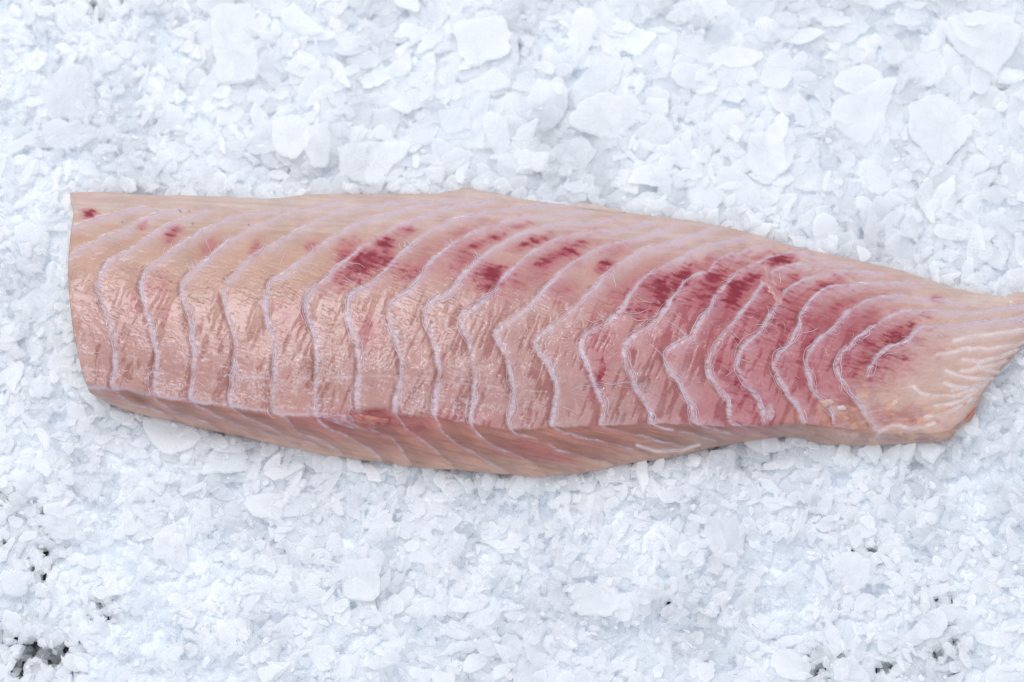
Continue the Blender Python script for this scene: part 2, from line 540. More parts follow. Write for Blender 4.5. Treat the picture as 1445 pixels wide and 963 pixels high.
tan_ = mix(C(202, 169, 150), C(178, 128, 116), ex(sstep(0.3, 0.75, tc)))
pink = mix(C(200, 164, 154), C(172, 120, 114), ex(sstep(0.3, 0.7, tc)))
redp = mix(C(204, 162, 154), C(170, 106, 106), ex(sstep(0.15, 0.5, tc)))
tail = C(216, 192, 178) + 0 * ex(XX)
base = mix(tan_, pink, ex(sstep(420, 700, XX + 60 * (n_big - 0.5))))
base = mix(base, redp, ex(sstep(820, 1020, XX + 90 * (n_big - 0.5))))
tl = sstep(1195, 1300, XX + 0.5 * (YY - 480) + 60 * (n_mid - 0.5))
base = mix(base, tail, ex(tl))
low_or = sstep(560, 590, YY) * sstep(1080, 1120, XX) * (1 - sstep(1260, 1330, XX))
base = mix(base, C(192, 138, 120), ex(low_or * 0.7))
rim = 1 - sstep(0.04, 0.26, tc + 0.10 * (n_mid - 0.5) + 0.16 * (aniso(XX, YY, 3, 60, 3.0, 34) - 0.5))
base = mix(base, mix(C(212, 192, 182), C(218, 206, 198), ex(sstep(0.4, 0.6, aniso(XX, YY, 3, 80, 2.4, 35)))), ex(rim * 0.88))
sidec = mix(C(190, 138, 124), C(204, 170, 152), ex(sstep(0.55, 1.05, sc + 0.35 * (aniso(XX, YY, 12, 60, 8, 31) - 0.5))))
sidec = mix(sidec, C(182, 150, 136), ex(sstep(860, 1050, XX) * 0.75))
base = mix(base, sidec, ex(sstep(-0.05, 0.10, SS + 0.10 * (n_mid - 0.5))))
base = base * ex(1 + (SS > 0) * 0.24 * np.clip(-SD / 4, -0.8, 1) * np.exp(-np.abs(SD) / 12))  # shading of the overlapping steps at the side seams, put into the pigment
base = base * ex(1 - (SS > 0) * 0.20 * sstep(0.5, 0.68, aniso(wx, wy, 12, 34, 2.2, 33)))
base = base * ex(0.86 + 0.28 * fbm(XX / 26, YY / 26, 41)) * ex(0.94 + 0.12 * aniso(XX, YY, 14, 18, 2.0, 42))
WET = np.full(XX.shape, 0.35)
RELIEF = 0.0009 * (fbm(XX / 18, YY / 18, 51) - 0.5) + 0.00025 * (aniso(XX, YY, 14, 14, 2.2, 52) - 0.5)

# pale lilac band under each seam of the upper slope; the same milky band, fainter, above it
up = (1 - sstep(0.62, 0.88, LOW)) * (SS <= 0)
band = up * np.exp(-(np.clip(SD, 0, 99) / (8.5 + 5.5 * sstep(700, 1000, XX))) ** 1.3) * (SD > 0) * (0.65 + 0.9 * (aniso(XX, YY, 52, 9, 2, 61) - 0.35))
base = mix(base, C(216, 200, 208), ex(np.clip(band * 1.1, 0, 1)))
band2 = up * np.exp(-np.clip(-SD, 0, 99) / 3.0) * (SD <= 0)
base = mix(base, C(216, 186, 176), ex(np.clip(band2 * 0.5, 0, 1)))

# blood spots: x, y, long radius, short radius, angle, strength
SPOTS = [(127, 304, 7, 4, 0, .8), (200, 321, 5, 4, 0, .5), (243, 333, 10, 5, -40, .7), (297, 350, 12, 6, -35, .45), (362, 352, 8, 5, -60, .5), (440, 348, 7, 4, -30, .6), (488, 357, 11, 9, -30, .85),
         (512, 378, 32, 12, -28, 1.0), (545, 344, 8, 7, 0, .9), (547, 362, 9, 14, 0, .75), (580, 384, 16, 8, -20, .7), (570, 327, 13, 5, -20, .55), (648, 330, 14, 4, -30, .35), (672, 348, 14, 4, -25, .7),
         (700, 334, 12, 4, -20, .75), (648, 372, 18, 8, -30, .55), (692, 392, 19, 12, -10, .9), (750, 341, 18, 4, -18, .75), (800, 356, 20, 6, -25, .85), (775, 370, 14, 8, -25, .7), (735, 402, 12, 6, 0, .5),
         (852, 377, 9, 6, -35, .85), (735, 318, 10, 3, -10, .4), (790, 412, 14, 9, 0, .5), (870, 352, 16, 5, -15, .35), (880, 418, 18, 12, -20, .5), (938, 413, 11, 15, 20, 1.15), (952, 400, 18, 9, -38, 1.1),
         (968, 389, 12, 8, -40, 1.1), (905, 436, 26, 8, -5, .75), (1036, 418, 10, 22, 15, 1.25), (1052, 402, 22, 14, -30, .75), (1058, 446, 20, 16, 0, .6), (1005, 425, 14, 6, -50, .6), (1100, 370, 16, 6, -12, .95),
         (1075, 362, 12, 4, -15, .5), (1095, 428, 34, 26, 0, .55), (1122, 394, 9, 8, 0, .7), (1140, 422, 13, 9, 0, .6), (1165, 404, 22, 6, -18, .75), (1185, 432, 20, 6, -20, .55), (1288, 459, 7, 5, -20, 1.25),
         (1262, 474, 30, 9, -30, .85), (1240, 500, 44, 26, -25, .62), (1195, 525, 34, 22, -30, .5), (1278, 508, 7, 7, 0, .85), (1270, 515, 20, 12, -30, .5), (843, 530, 9, 18, 15, .8), (850, 496, 20, 24, 0, .5),
         (1024, 533, 9, 7, 0, 1.0), (1022, 508, 10, 26, 0, .6), (1034, 549, 15, 7, 25, 1.0), (1042, 598, 12, 5, 0, .7), (1039, 485, 10, 9, 0, .7), (216, 408, 15, 14, 0, .36), (208, 416, 9, 8, 30, .5),
         (187, 432, 6, 9, 0, .5), (235, 440, 18, 6, 40, .25), (520, 464, 13, 14, 0, .5), (410, 446, 16, 16, 0, .4), (1160, 552, 28, 12, 0, .5), (1110, 470, 60, 46, 0, .5), (1190, 490, 60, 40, -25, .45), (1030, 470, 40, 50, 0, .35), (960, 440, 60, 30, -20, .35), (1055, 560, 26, 30, 0, .6), (1000, 405, 40, 16, -35, .7), (1085, 455, 30, 26, 10, .65), (1150, 470, 34, 14, -50, .6), (1210, 480, 34, 12, -40, .6), (915, 405, 26, 12, -30, .6), (1125, 540, 40, 22, 0, .4), (860, 470, 40, 30, 0, .3), (620, 360, 60, 14, -30, .25), (760, 380, 60, 16, -30, .3), (500, 592, 44, 8, 5, .5),
         (630, 590, 60, 5, 0, .3), (690, 592, 30, 6, 0, .35), (1322, 420, 7, 3, 15, .6), (1270, 590, 30, 10, 10, .3), (590, 600, 14, 8, 0, .35), (957, 543, 12, 8, 0, .2), (1010, 590, 30, 5, 0, .35), (760, 640, 30, 6, 10, .3)]
blood = np.zeros(XX.shape)
wash = np.zeros(XX.shape)
fib = aniso(wx, wy, 18, 14, 2.6, 71, 4)
fib2 = aniso(wx, wy, -40, 11, 3.0, 72, 4)
rough_edge = 0.7 * (n_mid - 0.5) + 2.0 * (fib - 0.5) + 1.2 * (fib2 - 0.5) + 0.5 * (n_fine - 0.5)
for (bx, by, ra, rb, an, st) in SPOTS:
    m = (slice(max(int(by - Y0 - 4 * ra - 4 * rb), 0), int(by - Y0 + 4 * ra + 4 * rb)), slice(max(int(bx - X0 - 4 * ra - 4 * rb), 0), int(bx - X0 + 4 * ra + 4 * rb)))
    c0, s0 = math.cos(math.radians(an)), math.sin(math.radians(an))
    gx, gy = wx[m] - bx, wy[m] - by
    r = np.hypot((gx * c0 + gy * s0) / (1.5 * ra), (-gx * s0 + gy * c0) / (1.6 * rb))
    blood[m] = np.maximum(blood[m], st * sstep(1.5, 0.1, r + 0.9 * rough_edge[m]))
    wash[m] = np.maximum(wash[m], min(st, 0.9) * sstep(2.1, 0.1, r + 0.35 * rough_edge[m]))
blood = 0.5 * blood + 0.5 * blur(blood, 2)
blood = blood * (0.72 + 0.56 * sstep(0.35, 0.65, aniso(wx, wy, 14, 16, 2.6, 73, 3)))
wash = blur(wash, 3)
base = mix(base, C(200, 116, 130), ex(np.clip(wash, 0, 1) * 0.62))
base = mix(base, C(172, 58, 82), ex(np.clip(blood * 1.2, 0, 1) * 0.8))
base = mix(base, C(138, 10, 44), ex(sstep(0.42, 1.0, blood + 0.3 * (n_fine - 0.5)) * 0.9))

# moist film with its sky sheen painted into the pigment, in ragged patches on the flat, bare drier flesh between
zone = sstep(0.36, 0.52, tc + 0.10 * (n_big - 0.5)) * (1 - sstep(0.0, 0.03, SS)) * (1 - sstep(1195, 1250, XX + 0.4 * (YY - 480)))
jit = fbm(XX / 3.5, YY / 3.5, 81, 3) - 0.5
film_sheen_f = aniso(wx, wy, 100, 40, 16, 82, 3) + 0.12 * jit + 0.9 * (aniso(XX + 4 * (n_mid - .5), YY, 112, 34, 3.6, 83, 2) - 0.5) - 0.16 * np.exp(-((SD + 9) / 8.0) ** 2) * LOW + 0.05
film_sheen = sstep(0.455, 0.515, film_sheen_f + 0.10 * zone - 0.06 * sstep(700, 1000, XX)) * zone
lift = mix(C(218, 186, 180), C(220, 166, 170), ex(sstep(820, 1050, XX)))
base = mix(base, lift, ex(film_sheen * (0.46 - 0.2 * np.clip(blood, 0, 1))))
edge = np.abs(film_sheen_f + 0.10 * zone - 0.06 * sstep(700, 1000, XX) - 0.478) < 0.012
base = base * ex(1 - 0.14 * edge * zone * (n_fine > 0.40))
WET = WET + 0.45 * film_sheen
RELIEF = RELIEF + 0.00022 * film_sheen

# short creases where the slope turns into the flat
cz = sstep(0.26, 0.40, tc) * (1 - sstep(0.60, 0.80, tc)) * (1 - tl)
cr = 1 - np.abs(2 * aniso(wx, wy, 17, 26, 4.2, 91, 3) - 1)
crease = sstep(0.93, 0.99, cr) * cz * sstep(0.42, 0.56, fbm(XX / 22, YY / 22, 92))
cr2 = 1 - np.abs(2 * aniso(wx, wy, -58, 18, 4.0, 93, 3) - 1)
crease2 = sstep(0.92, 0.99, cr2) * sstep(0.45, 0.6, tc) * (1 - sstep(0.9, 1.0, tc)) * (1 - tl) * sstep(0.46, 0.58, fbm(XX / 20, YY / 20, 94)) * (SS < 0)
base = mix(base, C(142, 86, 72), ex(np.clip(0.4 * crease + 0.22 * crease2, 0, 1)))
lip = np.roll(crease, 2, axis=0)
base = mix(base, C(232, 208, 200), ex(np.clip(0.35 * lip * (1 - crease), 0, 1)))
RELIEF = RELIEF - 0.0004 * crease - 0.0003 * crease2 + 0.0002 * lip

# white scraped fibres near the cut edge
fz = sstep(0.58, 0.82, tc) * (1 - sstep(0.02, 0.06, SS)) * (1 - 0.75 * sstep(640, 860, XX)) * (1 - sstep(1060, 1100, XX))
sc1 = 1 - np.abs(2 * aniso(wx, wy, 10, 8, 2.6, 101, 2) - 1)
sc2 = 1 - np.abs(2 * aniso(wx, wy, 108, 10, 2.6, 102, 2) - 1)
scr = np.maximum(sstep(0.86, 0.99, sc1), sstep(0.87, 0.99, sc2)) * fz * sstep(0.36, 0.56, fbm(XX / 24, YY / 24, 103))
base = mix(base, C(240, 226, 232), ex(np.clip(scr * 0.6, 0, 1)))
RELIEF = RELIEF + 0.0003 * scr
# a faint scratch parallel to the cut, and the whitish cut edge itself
scratch = np.exp(-((YY - np.interp(XX, [120, 400, 560, 780], [522, 535, 530, 556]) - 3 * (n_mid - 0.5)) / 1.6) ** 2) * (1 - sstep(740, 800, XX)) * sstep(0.4, 0.6, aniso(XX, YY, 2, 30, 4, 104))
base = mix(base, C(230, 214, 222), ex(scratch * 0.5))
redge = np.exp(-((YY - yr + 1.5) / 2.6) ** 2) * (1 - sstep(420, 520, XX)) * (0.45 + 0.7 * n_mid)
base = mix(base, C(226, 210, 218), ex(np.clip(redge * 0.8, 0, 1)))
rdark = np.exp(-((YY - yr - 2.5) / 3.0) ** 2) * sstep(540, 600, XX) * (1 - sstep(1150, 1200, XX))
base = mix(base, C(160, 98, 84), ex(rdark * 0.2))

# the seams themselves: shade painted dark in the recess left of the steep parts, milky fuzzy core
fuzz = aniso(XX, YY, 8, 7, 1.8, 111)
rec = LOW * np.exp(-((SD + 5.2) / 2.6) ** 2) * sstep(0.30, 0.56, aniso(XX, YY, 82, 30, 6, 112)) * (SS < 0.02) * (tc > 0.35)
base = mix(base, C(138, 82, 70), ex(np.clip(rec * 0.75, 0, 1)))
wcore = (1.7 + 2.0 * LOW * (SS < 0) * (tc > 0.3)) * (0.55 + 0.9 * fbm(XX / 9, YY / 9, 113))
core = np.exp(-(D_SEAM / wcore) ** 2) * (0.25 + 1.0 * sstep(0.3, 0.62, fuzz)) * (1 - 0.35 * (SS > 0))
base = mix(base, C(220, 205, 217), ex(np.clip(core * 0.85 * (0.15 + 1.4 * sstep(0.25, 0.75, fbm(XX / 24, YY / 24, 114))), 0, 1)))
base = mix(base, C(230, 216, 212), ex(np.clip(np.exp(-np.clip(SD_T, 0, 99) / 6.0) * (SD_T > 0) * (D_TEND < 15) * (0.3 + 0.9 * n_mid) * tl, 0, 0.9)))
base = mix(base, C(248, 240, 238), ex(np.clip(np.exp(-(D_TEND / 2.2) ** 2) * (0.4 + 0.9 * n_mid), 0, 1)))
RELIEF = RELIEF - 0.0005 * rec + 0.0002 * core + 0.0004 * np.clip(SD, -10, 6) / 10 * np.exp(-np.abs(SD) / 6) * LOW * (SS < 0.02)
RELIEF = RELIEF - 0.0006 * np.exp(-(D_SEAM / 2.0) ** 2) * up
# a few tiny dark specks on the upper slope
for (qx, qy) in [(253, 297), (255, 299), (267, 298.5), (173, 314), (272, 316), (351, 317.5), (975, 456), (1288, 594), (1361, 571)]:
    base = mix(base, C(70, 60, 50), ex(np.exp(-(((XX - qx) / 1.1) ** 2 + ((YY - qy) / 1.3) ** 2)) * 0.8))
# the brown pit near the left end of the cut side
pit = np.exp(-(((XX - 196) * 0.94 + (YY - 562) * 0.34) / 17) ** 2 - ((-(XX - 196) * 0.34 + (YY - 562) * 0.94) / 5) ** 2)
base = mix(base, C(142, 86, 62), ex(np.clip(pit * 1.2 * (0.6 + 0.6 * n_mid), 0, 1)))
RELIEF = RELIEF - 0.0035 * pit
# pocket behind the torn flap
pock = np.exp(-((XX - 528) / 26) ** 2 - ((YY - 583 + 0.03 * (XX - 528)) / 6) ** 2)
base = mix(base, C(168, 70, 78), ex(np.clip(pock * 1.1, 0, 1) * 0.8))
RELIEF = RELIEF - 0.0022 * pock
# grainy lengthwise fibres of the cut side, lumps of the ragged tail end
RELIEF = RELIEF + (SS > 0) * 0.0010 * (aniso(XX, YY, 14, 70, 6, 121) - 0.5)
lump = sstep(1100, 1200, XX) * sstep(520, 570, YY)
RELIEF = RELIEF + lump * 0.004 * (fbm(XX / 24, YY / 14, 122) - 0.5) + tl * 0.0012 * (fbm(XX / 9, YY / 7, 123) - 0.5)
fatlump = lump * sstep(0.52, 0.68, fbm(wx / 14, wy / 8, 124))
base = mix(base, C(226, 190, 166), ex(fatlump * 0.6))
tailspeck = tl * (sstep(0.52, 0.70, aniso(wx, wy, np.degrees(0) - 6, 26, 3.0, 125)) * 0.8 + 0.5 * sstep(0.62, 0.72, aniso(wx, wy, 60, 9, 2.6, 126)))
base = mix(base, C(226, 206, 196), ex(np.clip(tailspeck, 0, 1) * 0.32))
WET = np.clip(WET + 0.3 * tl + 0.25 * (SS > 0) + 0.2 * (tc < 0.35), 0, 1)
lum = base.mean(-1, keepdims=True)
base = np.clip(lum + (base - lum) * 1.04, 0.003, 1)
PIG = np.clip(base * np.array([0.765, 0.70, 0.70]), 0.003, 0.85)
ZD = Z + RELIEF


def sample(A, px, py):
    x = np.clip(np.asarray(px) - X0, 0, A.shape[1] - 1.001)
    y = np.clip(np.asarray(py) - Y0, 0, A.shape[0] - 1.001)
    i, j = x.astype(int), y.astype(int)
    f, g = x - i, y - j
    if A.ndim == 3:
        f, g = f[..., None], g[..., None]
    return (A[j, i] * (1 - f) + A[j, i + 1] * f) * (1 - g) + (A[j + 1, i] * (1 - f) + A[j + 1, i + 1] * f) * g


# ------------------------------------------------------------------ the fillet
fillet = bpy.data.objects.new("fish_fillet", None)
LINK(fillet)
fillet["label"] = "long raw pink fish fillet with white zigzag seams lying across crushed ice"
fillet["category"] = "fish fillet"

NU, NV, PAD = 1250, 330, 5
u = np.linspace(0, 1, NU)
v = np.linspace(0, 1, NV)
vy = (LEFT[:, 1] - 272) / (551 - 272)
xl = np.interp(v, vy, LEFT[:, 0])
U, V = np.meshgrid(u, v)
PX = xl[:, None] + (1479 - xl[:, None]) * U
rag = 1.3 * (fbm(PX / 12, PX * 0, 131) - 0.5)
PY = (fx(TOP, PX) + rag) * (1 - V) + (fx(BOT, PX) + 1.4 * (fbm(PX / 10, PX * 0 + 5, 132) - 0.5)) * V
PZ = sample(ZD, PX, PY)
P = at(PX, PY, PZ)
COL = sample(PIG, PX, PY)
WETV = sample(WET, PX, PY)
PXp, PYp = np.pad(PX, PAD, mode="edge"), np.pad(PY, PAD, mode="edge")
Pp = np.pad(P, ((PAD, PAD), (PAD, PAD), (0, 0)), mode="edge")
COLp = np.pad(COL, ((PAD, PAD), (PAD, PAD), (0, 0)), mode="edge")
WETp = np.pad(WETV, PAD, mode="edge")
ku = np.zeros(NU + 2 * PAD); kv = np.zeros(NV + 2 * PAD)
ku[:PAD] = -np.arange(PAD, 0, -1); ku[-PAD:] = np.arange(1, PAD + 1)
kv[:PAD] = -np.arange(PAD, 0, -1); kv[-PAD:] = np.arange(1, PAD + 1)
KU, KV = np.meshgrid(ku, kv)
K = np.maximum(np.abs(KU), np.abs(KV))
outw = np.array([0, .0008, .0008, -.001, -.006, -.016])          # how far the flank bulges out, then tucks under
drop = np.array([0, .12, .35, .62, .85, 1.0])
Kint = K.astype(int)
grow = np.sign(KU) * outw[Kint] * (np.abs(KU) > 0)
growy = -np.sign(KV) * outw[Kint] * (np.abs(KV) > 0)
left_bulge = (KU < 0) * np.array([0, .0012, .0026, .0030, .0005, -.014])[Kint] * (np.sin(np.pi * np.clip((PYp - 300) / 250, 0, 1)) * 0.9 + 0.1)
Pp[..., 0] += np.where(KU < 0, -left_bulge, grow)
Pp[..., 1] += growy
Pp[..., 2] += (-0.010 - Pp[..., 2]) * drop[Kint]
sk = ex((K > 0) * 1.0)
COLp = mix(COLp, np.clip(mix(COLp, C(212, 196, 176)[0, 0], ex((KU < 0) * 0.85)) * 0.96, 0, 1), sk)

nrow, ncol = Pp.shape[:2]
# smooth normals of the whole surface, shared by neighbouring flakes so the seams show no shading step
du = np.gradient(Pp, axis=1)
dv = np.gradient(Pp, axis=0)
NRM = np.cross(dv, du)
NRM /= np.linalg.norm(NRM, axis=-1, keepdims=True) + 1e-12
NRM[NRM[..., 2] < -0.3] *= 1.0

# which flake each quad belongs to
cxm = 0.25 * (PXp[:-1, :-1] + PXp[1:, :-1] + PXp[:-1, 1:] + PXp[1:, 1:])
cym = 0.25 * (PYp[:-1, :-1] + PYp[1:, :-1] + PYp[:-1, 1:] + PYp[1:, 1:])
band_id = np.zeros(cxm.shape, int)
for c in SEAMS_D[:N_BAND_SEAMS]:
    k0 = int(np.argmin(c[:, 1]))
    cc = c[k0:]
    ys = np.maximum.accumulate(cc[:, 1] + np.arange(len(cc)) * 1e-4)
    xs = cc[:, 0]
    xc = np.interp(cym, ys, xs)
    xc = np.where(cym < ys[0], xs[0] + (ys[0] - cym) * 6, xc)
    s_low = (xs[-1] - xs[-6]) / max(ys[-1] - ys[-6], 0.5)
    xc = np.where(cym > ys[-1], xs[-1] + (cym - ys[-1]) * np.clip(s_low, 0.5, 4.0), xc)
    band_id += cxm > xc
skin_q = (KU[:-1, :-1] < 0) & (np.abs(KV[:-1, :-1]) == 0)
vid = np.arange(nrow * ncol).reshape(nrow, ncol)
quads = np.stack([vid[:-1, :-1], vid[1:, :-1], vid[1:, 1:], vid[:-1, 1:]], -1)


def patch(name, q, parent, attrs=True):
    idx, inv = np.unique(q, return_inverse=True)
    o = mesh_from(name, Pp.reshape(-1, 3)[idx], inv.ravel(), np.full(len(q), 4), FLESH, parent)
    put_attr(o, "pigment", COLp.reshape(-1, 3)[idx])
    put_attr(o, "wet", WETp.ravel()[idx])
    o.data.normals_split_custom_set_from_vertices(NRM.reshape(-1, 3)[idx].tolist())
    return o


for b in range(N_BAND_SEAMS + 1):
    q = quads[(band_id == b) & ~skin_q]
    if len(q) > 20:
        patch("muscle_flake", q, fillet)
o = patch("skin_edge", quads[skin_q], fillet)
o["label"] = "pale skin edge at the cut left end"


# ---- membranes: raised ragged ribbons along the seams
def inside(px, py):
    return (py > fx(TOP, px) + 1) & (py < fx(BOT, px) - 1) & (px > np.interp(py, LEFT[:, 1], LEFT[:, 0]) + 1)


def ribbon(c, seed, w_lo, w_up, w_side, rise=0.0007):
    d = np.gradient(c, axis=0)
    d /= np.linalg.norm(d, axis=1, keepdims=True) + 1e-9
    n = np.stack([-d[:, 1], d[:, 0]], 1)
    px, py = c[:, 0], c[:, 1]
    steep = np.abs(d[:, 1])
    on_side = py > fx(RIDGE, px)
    t = np.arange(len(c))
    w = np.where(on_side, w_side, w_up + (w_lo - w_up) * sstep(0.5, 0.9, steep))
    kern = np.ones(9) / 9
    w = np.convolve(np.pad(w, 4, mode="edge"), kern, "valid")
    taper = np.minimum(1, np.minimum(t + 1, len(c) - t) / 14)
    slow = 0.35 + 1.25 * vnoise(t * 0.07, t * 0 + 21, seed + 9)
    wl = w * taper * slow * (0.45 + 1.1 * fbm(t * 0.22, t * 0, seed, 3))
    wr = w * taper * slow * (0.45 + 1.1 * fbm(t * 0.22, t * 0 + 7, seed + 1, 3))
    cols = [(-1.0, 0.0, 0.0), (-0.5, 0.75, 0.75), (0.0, 1.0, 1.0), (0.5, 0.75, 0.75), (1.0, 0.0, 0.0)]
    V_, A_ = [], []
    for (o_, h_, a_) in cols:
        off = np.where(o_ < 0, o_ * wl, o_ * wr)
        qx, qy = px + n[:, 0] * off, py + n[:, 1] * off
        z = sample(ZD, qx, qy) + 0.00012 + rise * h_ * np.clip(w / 2.5, 0.2, 1) * (0.5 + 0.9 * vnoise(t * 0.4, t * 0 + o_, seed + 3))
        V_.append(at(qx, qy, z))
        A_.append(np.where(steep > 0.75, 0.75, 1.0) * a_ * (0.20 + 0.75 * vnoise(t * 0.22, t * 0 + 3 + 2.3 * o_, seed + 5)) * (0.08 + 0.95 * vnoise(t * 0.09, t * 0 + 33, seed + 6)) * np.where(on_side, 0.75, 1.0))
    V_ = np.stack(V_, 1)
    A_ = np.stack(A_, 1)
    ok = inside(px, py)
    m = len(c)
    ids = np.arange(m * 5).reshape(m, 5)
    q = np.stack([ids[:-1, :-1], ids[1:, :-1], ids[1:, 1:], ids[:-1, 1:]], -1)[ok[:-1] & ok[1:]].reshape(-1, 4)
    if len(q) < 4:
        return None
    idx, inv = np.unique(q, return_inverse=True)
    o = mesh_from("membrane", V_.reshape(-1, 3)[idx], inv.ravel(), np.full(len(q), 4), MEMB, fillet)
    put_attr(o, "cover", np.clip(A_.reshape(-1)[idx], 0, 1))
    return o


for k, c in enumerate(SEAMS_D):
    ribbon(c, 200 + 10 * k, 2.7, 1.05, 1.0, 0.00010)
for k, c in enumerate(TENDONS_D):
    ribbon(c, 600 + 10 * k, 1.7, 1.7, 1.0, 0.0002)


# ---- loose connective fibres: thin hairs lying on and lifting from the flesh
def hair_mesh(lines, name, parent):
    VV, FF, off = [], [], 0
    ring = [(math.cos(a), math.sin(a)) for a in (0.5, 0.5 + 2.094, 0.5 + 4.189)]
    for (pts, r) in lines:
        m = len(pts)
        d = np.gradient(pts, axis=0)
        d /= np.linalg.norm(d, axis=1, keepdims=True) + 1e-12
        s = np.cross(d, [0, 0, 1.0])
        s /= np.linalg.norm(s, axis=1, keepdims=True) + 1e-12
        n = np.cross(s, d)
        rr = r * np.sin(np.linspace(0.25, np.pi - 0.15, m))[:, None] ** 0.5
        for (a, b) in ring:
            VV.append(pts + rr * (a * s + b * n))
        base_ = off + np.arange(m - 1)
        for k in range(3):
            k2 = (k + 1) % 3
            FF.append(np.stack([base_ + k * m, base_ + k2 * m, base_ + 1 + k2 * m, base_ + 1 + k * m], 1))
        off += 3 * m
    VV, FF = np.vstack(VV), np.vstack(FF)
    o = mesh_from(name, VV, FF.ravel(), np.full(len(FF), 4), FIBRE, parent, False)
    o["kind"] = "stuff"
    return o


def hair(x, y, ang, length, curl, r, lift, seed):
    m = max(5, int(length / 2.5))
    t = np.linspace(0, 1, m)
    a = np.radians(ang) + curl * t + 0.9 * (vnoise(t * 4, t * 0, seed) - 0.5)
    px = x + np.concatenate([[0], np.cumsum(np.cos(a[:-1]))]) * length / m
    py = y + np.concatenate([[0], np.cumsum(np.sin(a[:-1]))]) * length / m
    if not inside(px, py).all():
        return None
    z = sample(ZD, px, py) + r * 0.6 + lift * np.sin(np.pi * np.clip(t, 0, 1))
    return (at(px, py, z), r)


lines = []
for k, c in enumerate(SEAMS_D):
    d = np.gradient(c, axis=0)
    ang = np.degrees(np.arctan2(d[:, 1], d[:, 0]))
    ridge_y = fx(RIDGE, c[:, 0])
    tt_ = (c[:, 1] - fx(TOP, c[:, 0])) / (ridge_y - fx(TOP, c[:, 0]))
    elbow = np.where((tt_ > 0.22) & (tt_ < 0.5))[0]
    lower = np.where((tt_ > 0.45) & (tt_ < 1.0))[0]
    seed = 3000 + 100 * k
    if len(elbow) > 12:
        for fan in range(int(RNG.integers(0, 3))):       # strands pulled out of the seam: fans to the upper left, combs to the lower right further on
            i0 = int(RNG.choice(elbow))
            comb = c[i0, 0] > 700
            fa, fl = (RNG.normal(38, 10), RNG.uniform(8, 14)) if comb else (RNG.normal(-138, 14), RNG.uniform(8, 18))
            cu = RNG.normal(0.5, 0.3) * (1 if not comb else -0.6)
            for e in range(int(RNG.integers(8, 14)) if comb else int(RNG.integers(3, 7))):
                i = min(len(c) - 1, i0 + int(e * (1.1 if comb else 1.5)))
                h = hair(c[i, 0] + RNG.normal(0, .5), c[i, 1], fa + RNG.normal(0, 5) + 2 * e, fl * RNG.uniform(.6, 1.1), cu + RNG.normal(0, .15), RNG.uniform(.00007, .00014) if comb else RNG.uniform(.0001, .0002), RNG.uniform(0.0, .0003), seed + 10 * fan + e)
                if h: lines.append(h)
        for _ in range(10):
            i = int(RNG.choice(elbow))
            h = hair(c[i, 0] + RNG.normal(0, 1.8), c[i, 1] + RNG.normal(0, 1.8), ang[i] + RNG.choice([0, 180]) + RNG.normal(0, 13), RNG.uniform(8, 22), RNG.normal(0, 0.5), RNG.uniform(.00009, .00018), RNG.uniform(0, .0004), seed + 60 + _)
            if h: lines.append(h)
    if len(lower) > 12:
        for _ in range(10):
            i = int(RNG.choice(lower))
            h = hair(c[i, 0] + RNG.normal(0, 2.2), c[i, 1], ang[i] + RNG.choice([-90, 90]) + RNG.normal(0, 25), RNG.uniform(3, 8), RNG.normal(0, 0.4), RNG.uniform(.00006, .00014), RNG.uniform(0, .0003), seed + 150 + _)
            if h: lines.append(h)
    # long strands running inside the seam
    idx = np.where((tt_ > 0.34) & (tt_ < 1.0) & inside(c[:, 0], c[:, 1]))[0]
    if len(idx) > 20:
        nx, ny = -d[:, 1], d[:, 0]
        for e in range(8):
            a0 = int(RNG.choice(idx)); a1 = min(idx[-1], a0 + int(RNG.uniform(12, 45)))
            if a1 - a0 < 6:
                continue
            jj = np.arange(a0, a1)
            wdt = np.where(tt_[jj] > 0.4, 3.6, 1.6)
            o_ = (vnoise(jj * 0.05, jj * 0.0 + e, seed + 400 + e) - 0.5) * 2.4 * wdt
            hx, hy = c[jj, 0] + nx[jj] * o_, c[jj, 1] + ny[jj] * o_
            if inside(hx, hy).all():
                r = RNG.uniform(.00010, .00022)
                lines.append((at(hx, hy, sample(ZD, hx, hy) + 0.0005 + 0.6 * r), r))
for _ in range(60):      # scraped wisps over the lower flat and the red tail half
    x = RNG.choice([RNG.uniform(130, 760), RNG.uniform(860, 1250)])
    f = RNG.uniform(0.68, 0.98) if x < 800 else RNG.uniform(0.4, 0.85)
    y = fx(TOP, x) + f * (fx(RIDGE, x) - fx(TOP, x))
    h = hair(x, y, RNG.choice([10, 75, -60, 35]) + RNG.normal(0, 25), RNG.uniform(5, 20), RNG.normal(0, 1.0), RNG.uniform(.00008, .00018), RNG.uniform(0, .0006), 9000 + _)
    if h: lines.append(h)
